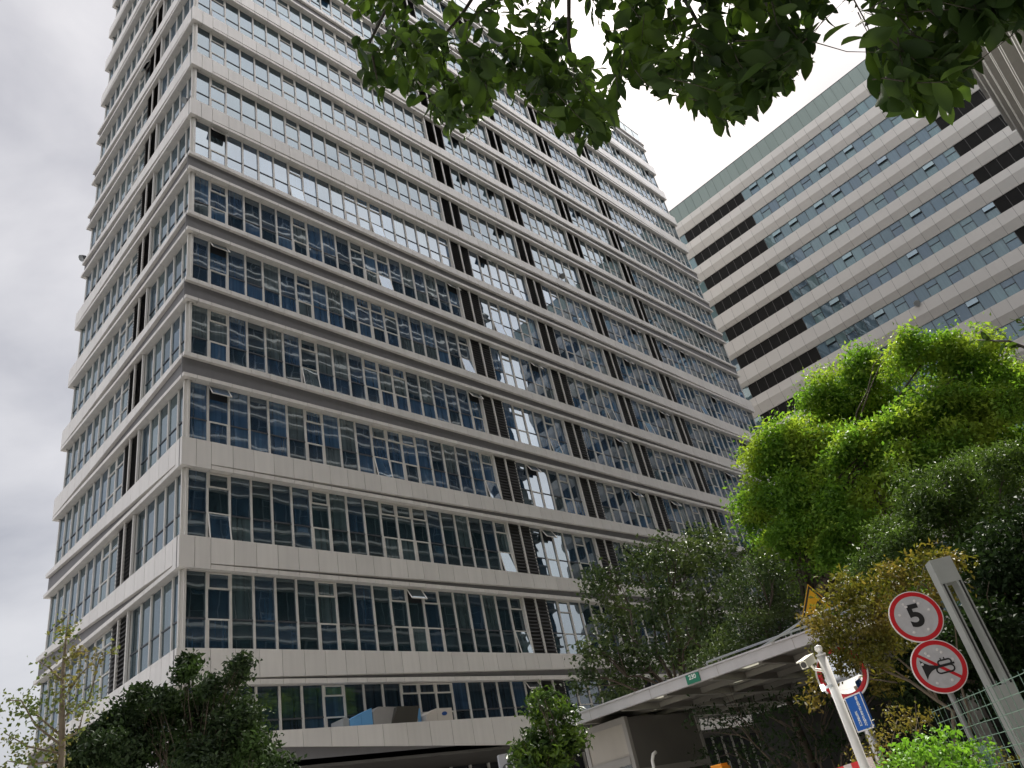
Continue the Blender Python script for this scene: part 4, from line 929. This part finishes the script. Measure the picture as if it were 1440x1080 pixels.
# grey lamp column: solid head, two legs round an open slot, solid base
ld = 8.0; ltop = at(1318, 788, ld); fr = frame_to(ltop, 20); ux, uy, n = fr; lb = np.array([ltop[0], ltop[1], 0.0])
lc = empty('slotted_column', (lb[0], lb[1], 0), 'grey metal column with a long open slot between two legs, right of the round signs', 'lamp column')
M_COLG = mat('grey_column_paint', (0.29, 0.305, 0.30), 0.5, noise=0.12, nscale=6, streak=0.15)
zt_ = ltop[2]; zs0 = at(1403, 965, ld)[2]; zs1 = zt_ - 0.22
mb = MB(); mb.obox(lb + UP*(zs1+zt_)/2, ux, n, UP, .092, .075, (zt_-zs1)/2); mb.build('head', M_COLG, lc)
for sg in (-1, 1):
    mb = MB(); mb.obox(lb + UP*(zs0+zs1)/2 + ux*sg*.069, ux, n, UP, .023, .072, (zs1-zs0)/2-.001)
    mb.obox(lb + UP*(zs0+zs1)/2 + ux*sg*.069 + n*.075, ux, n, UP, .007, .004, (zs1-zs0)/2-.002, 1); mb.build('leg', [M_COLG, M_DARK], lc)
mb = MB(); mb.obox(lb + UP*zs0/2, ux, n, UP, .092, .075, zs0/2); mb.build('base', M_COLG, lc)
# wire fence
fv = ray(978, 1147); fdir = np.array([fv[0], fv[1], 0]); fdir /= np.linalg.norm(fdir)
D1 = ray(1440, 946); zf = 1.92; p1 = CAM + D1*((zf-1.6)/D1[2]); p1 = np.array([p1[0], p1[1], 0])
if (at(1200, 1050, 4) - p1) @ fdir < 0: fdir = -fdir
fo = empty('wire_fence', tuple(p1), 'green welded wire mesh fence with square openings along the bottom right', 'fence')
M_WIRE = mat('green_wire', (0.13, 0.21, 0.17), 0.5, 0.2)
s0, s1_ = -2.0, 7.0; fn = np.cross(fdir, UP)
mb = MB(); 
def fp(s, z): return p1 + fdir*s + UP*z + fn*0.012*math.sin(s*9 + z*3)
for i in range(int((s1_-s0)/0.105)):
    s = s0 + i*0.105; mb.tube([fp(s, z) for z in (0.05, 0.7, 1.2, 1.5, 1.75, zf+.02)], .0024, 5)
for j in range(22):
    z = zf - j*0.085
    mb.tube([fp(s, z) + fn*.005 for s in np.arange(s0, s1_, 0.15)], .0024, 5)
mb.build('wire_mesh', M_WIRE, fo)
for s in (-1.4, 3.9, 6.8):
    mb = MB(); q = p1 + fdir*s - fn*.04; mb.tube([q, q + UP*(zf-.3)], .024, 8); mb.build('post', mat('fence_post_green', (0.05, 0.12, 0.08), 0.5) if 'fence_post_green' not in bpy.data.materials else bpy.data.materials['fence_post_green'], fo, True)
# P totem
pc = at(713, 1080, 20.0); ux = np.array([1.0, 0, 0]); fr = frame_to(pc, 12); ux, uy, n = fr
ptm = empty('parking_totem', (pc[0], pc[1], 0), 'grey upright parking board with a white letter P in a ring', 'sign')
ptop = at(712, 1060, 20.0)[2]
mb = MB(); mb.obox((pc[0], pc[1], ptop-.6), ux, uy, n, .17, .6, .09); mb.build('board', mat('totem_grey', (0.42, 0.43, 0.46), 0.5, noise=0.05), ptm)
mb = MB(); mb.obox((pc[0], pc[1], (ptop-1.2)/2), ux, uy, n, .06, (ptop-1.2)/2-.001, .05); mb.build('post', M_STEEL, ptm)
pcc = np.array([pc[0], pc[1], ptop-.34])
mb = MB(); mb.lathe(pcc + n*.0905, ux, uy, n, [(.13, 0, 0), (.13, .003, 0), (0, .003, 0)], 36); ring = mb.build('ring', mat('totem_ring', (0.09, 0.095, 0.11), 0.5), ptm)
text_mesh('P', 0.22, pcc + n*.095, ux, uy, n, M_LET, ptm, 'letter', .001, .004)
# barrier gate bits at the bottom edge
bg_ = at(1012, 1079, 13.0)
bar = empty('barrier_gate', (bg_[0], bg_[1], 0), 'orange cabinet of a car park barrier under the canopy at the bottom edge', 'barrier')
M_ORG = mat('orange_paint', (0.75, 0.30, 0.02), 0.45, noise=0.06)
mb = MB(); mb.obox((bg_[0], bg_[1], bg_[2]/2), (1,0,0), (0,1,0), (0,0,1), .11, .11, bg_[2]/2); mb.build('cabinet', M_ORG, bar)
mb = MB(); mb.obox((bg_[0], bg_[1], bg_[2]+.02), (1,0,0), (0,1,0), (0,0,1), .09, .09, .02); mb.build('cap', M_ORG, bar)
ba = at(1205, 1073, 6.6); bb0 = ba + fdir*0.5; bb1 = ba - fdir*1.5
bar2 = empty('barrier_board', (ba[0], ba[1], 0), 'pale pink and red striped board low behind the wire fence beside the white pole', 'barrier')
mb = MB(); k = 6
for i in range(k):
    c = bb0 + (bb1-bb0)*(i+.5)/k; mb.obox(c - UP*.03, fdir, UP, fn, np.linalg.norm(bb1-bb0)/k/2, .04, .012, i % 2)
mb.build('striped_board', [mat('faded_white', (0.55, 0.48, 0.47), 0.5), M_RED], bar2)
mb = MB()
for c in (bb0*0.8+bb1*0.2, bb0*0.2+bb1*0.8): mb.tube([(c[0], c[1], 0), (c[0], c[1], ba[2]-.07)], .025, 8)
mb.build('leg', M_STEEL, bar2)
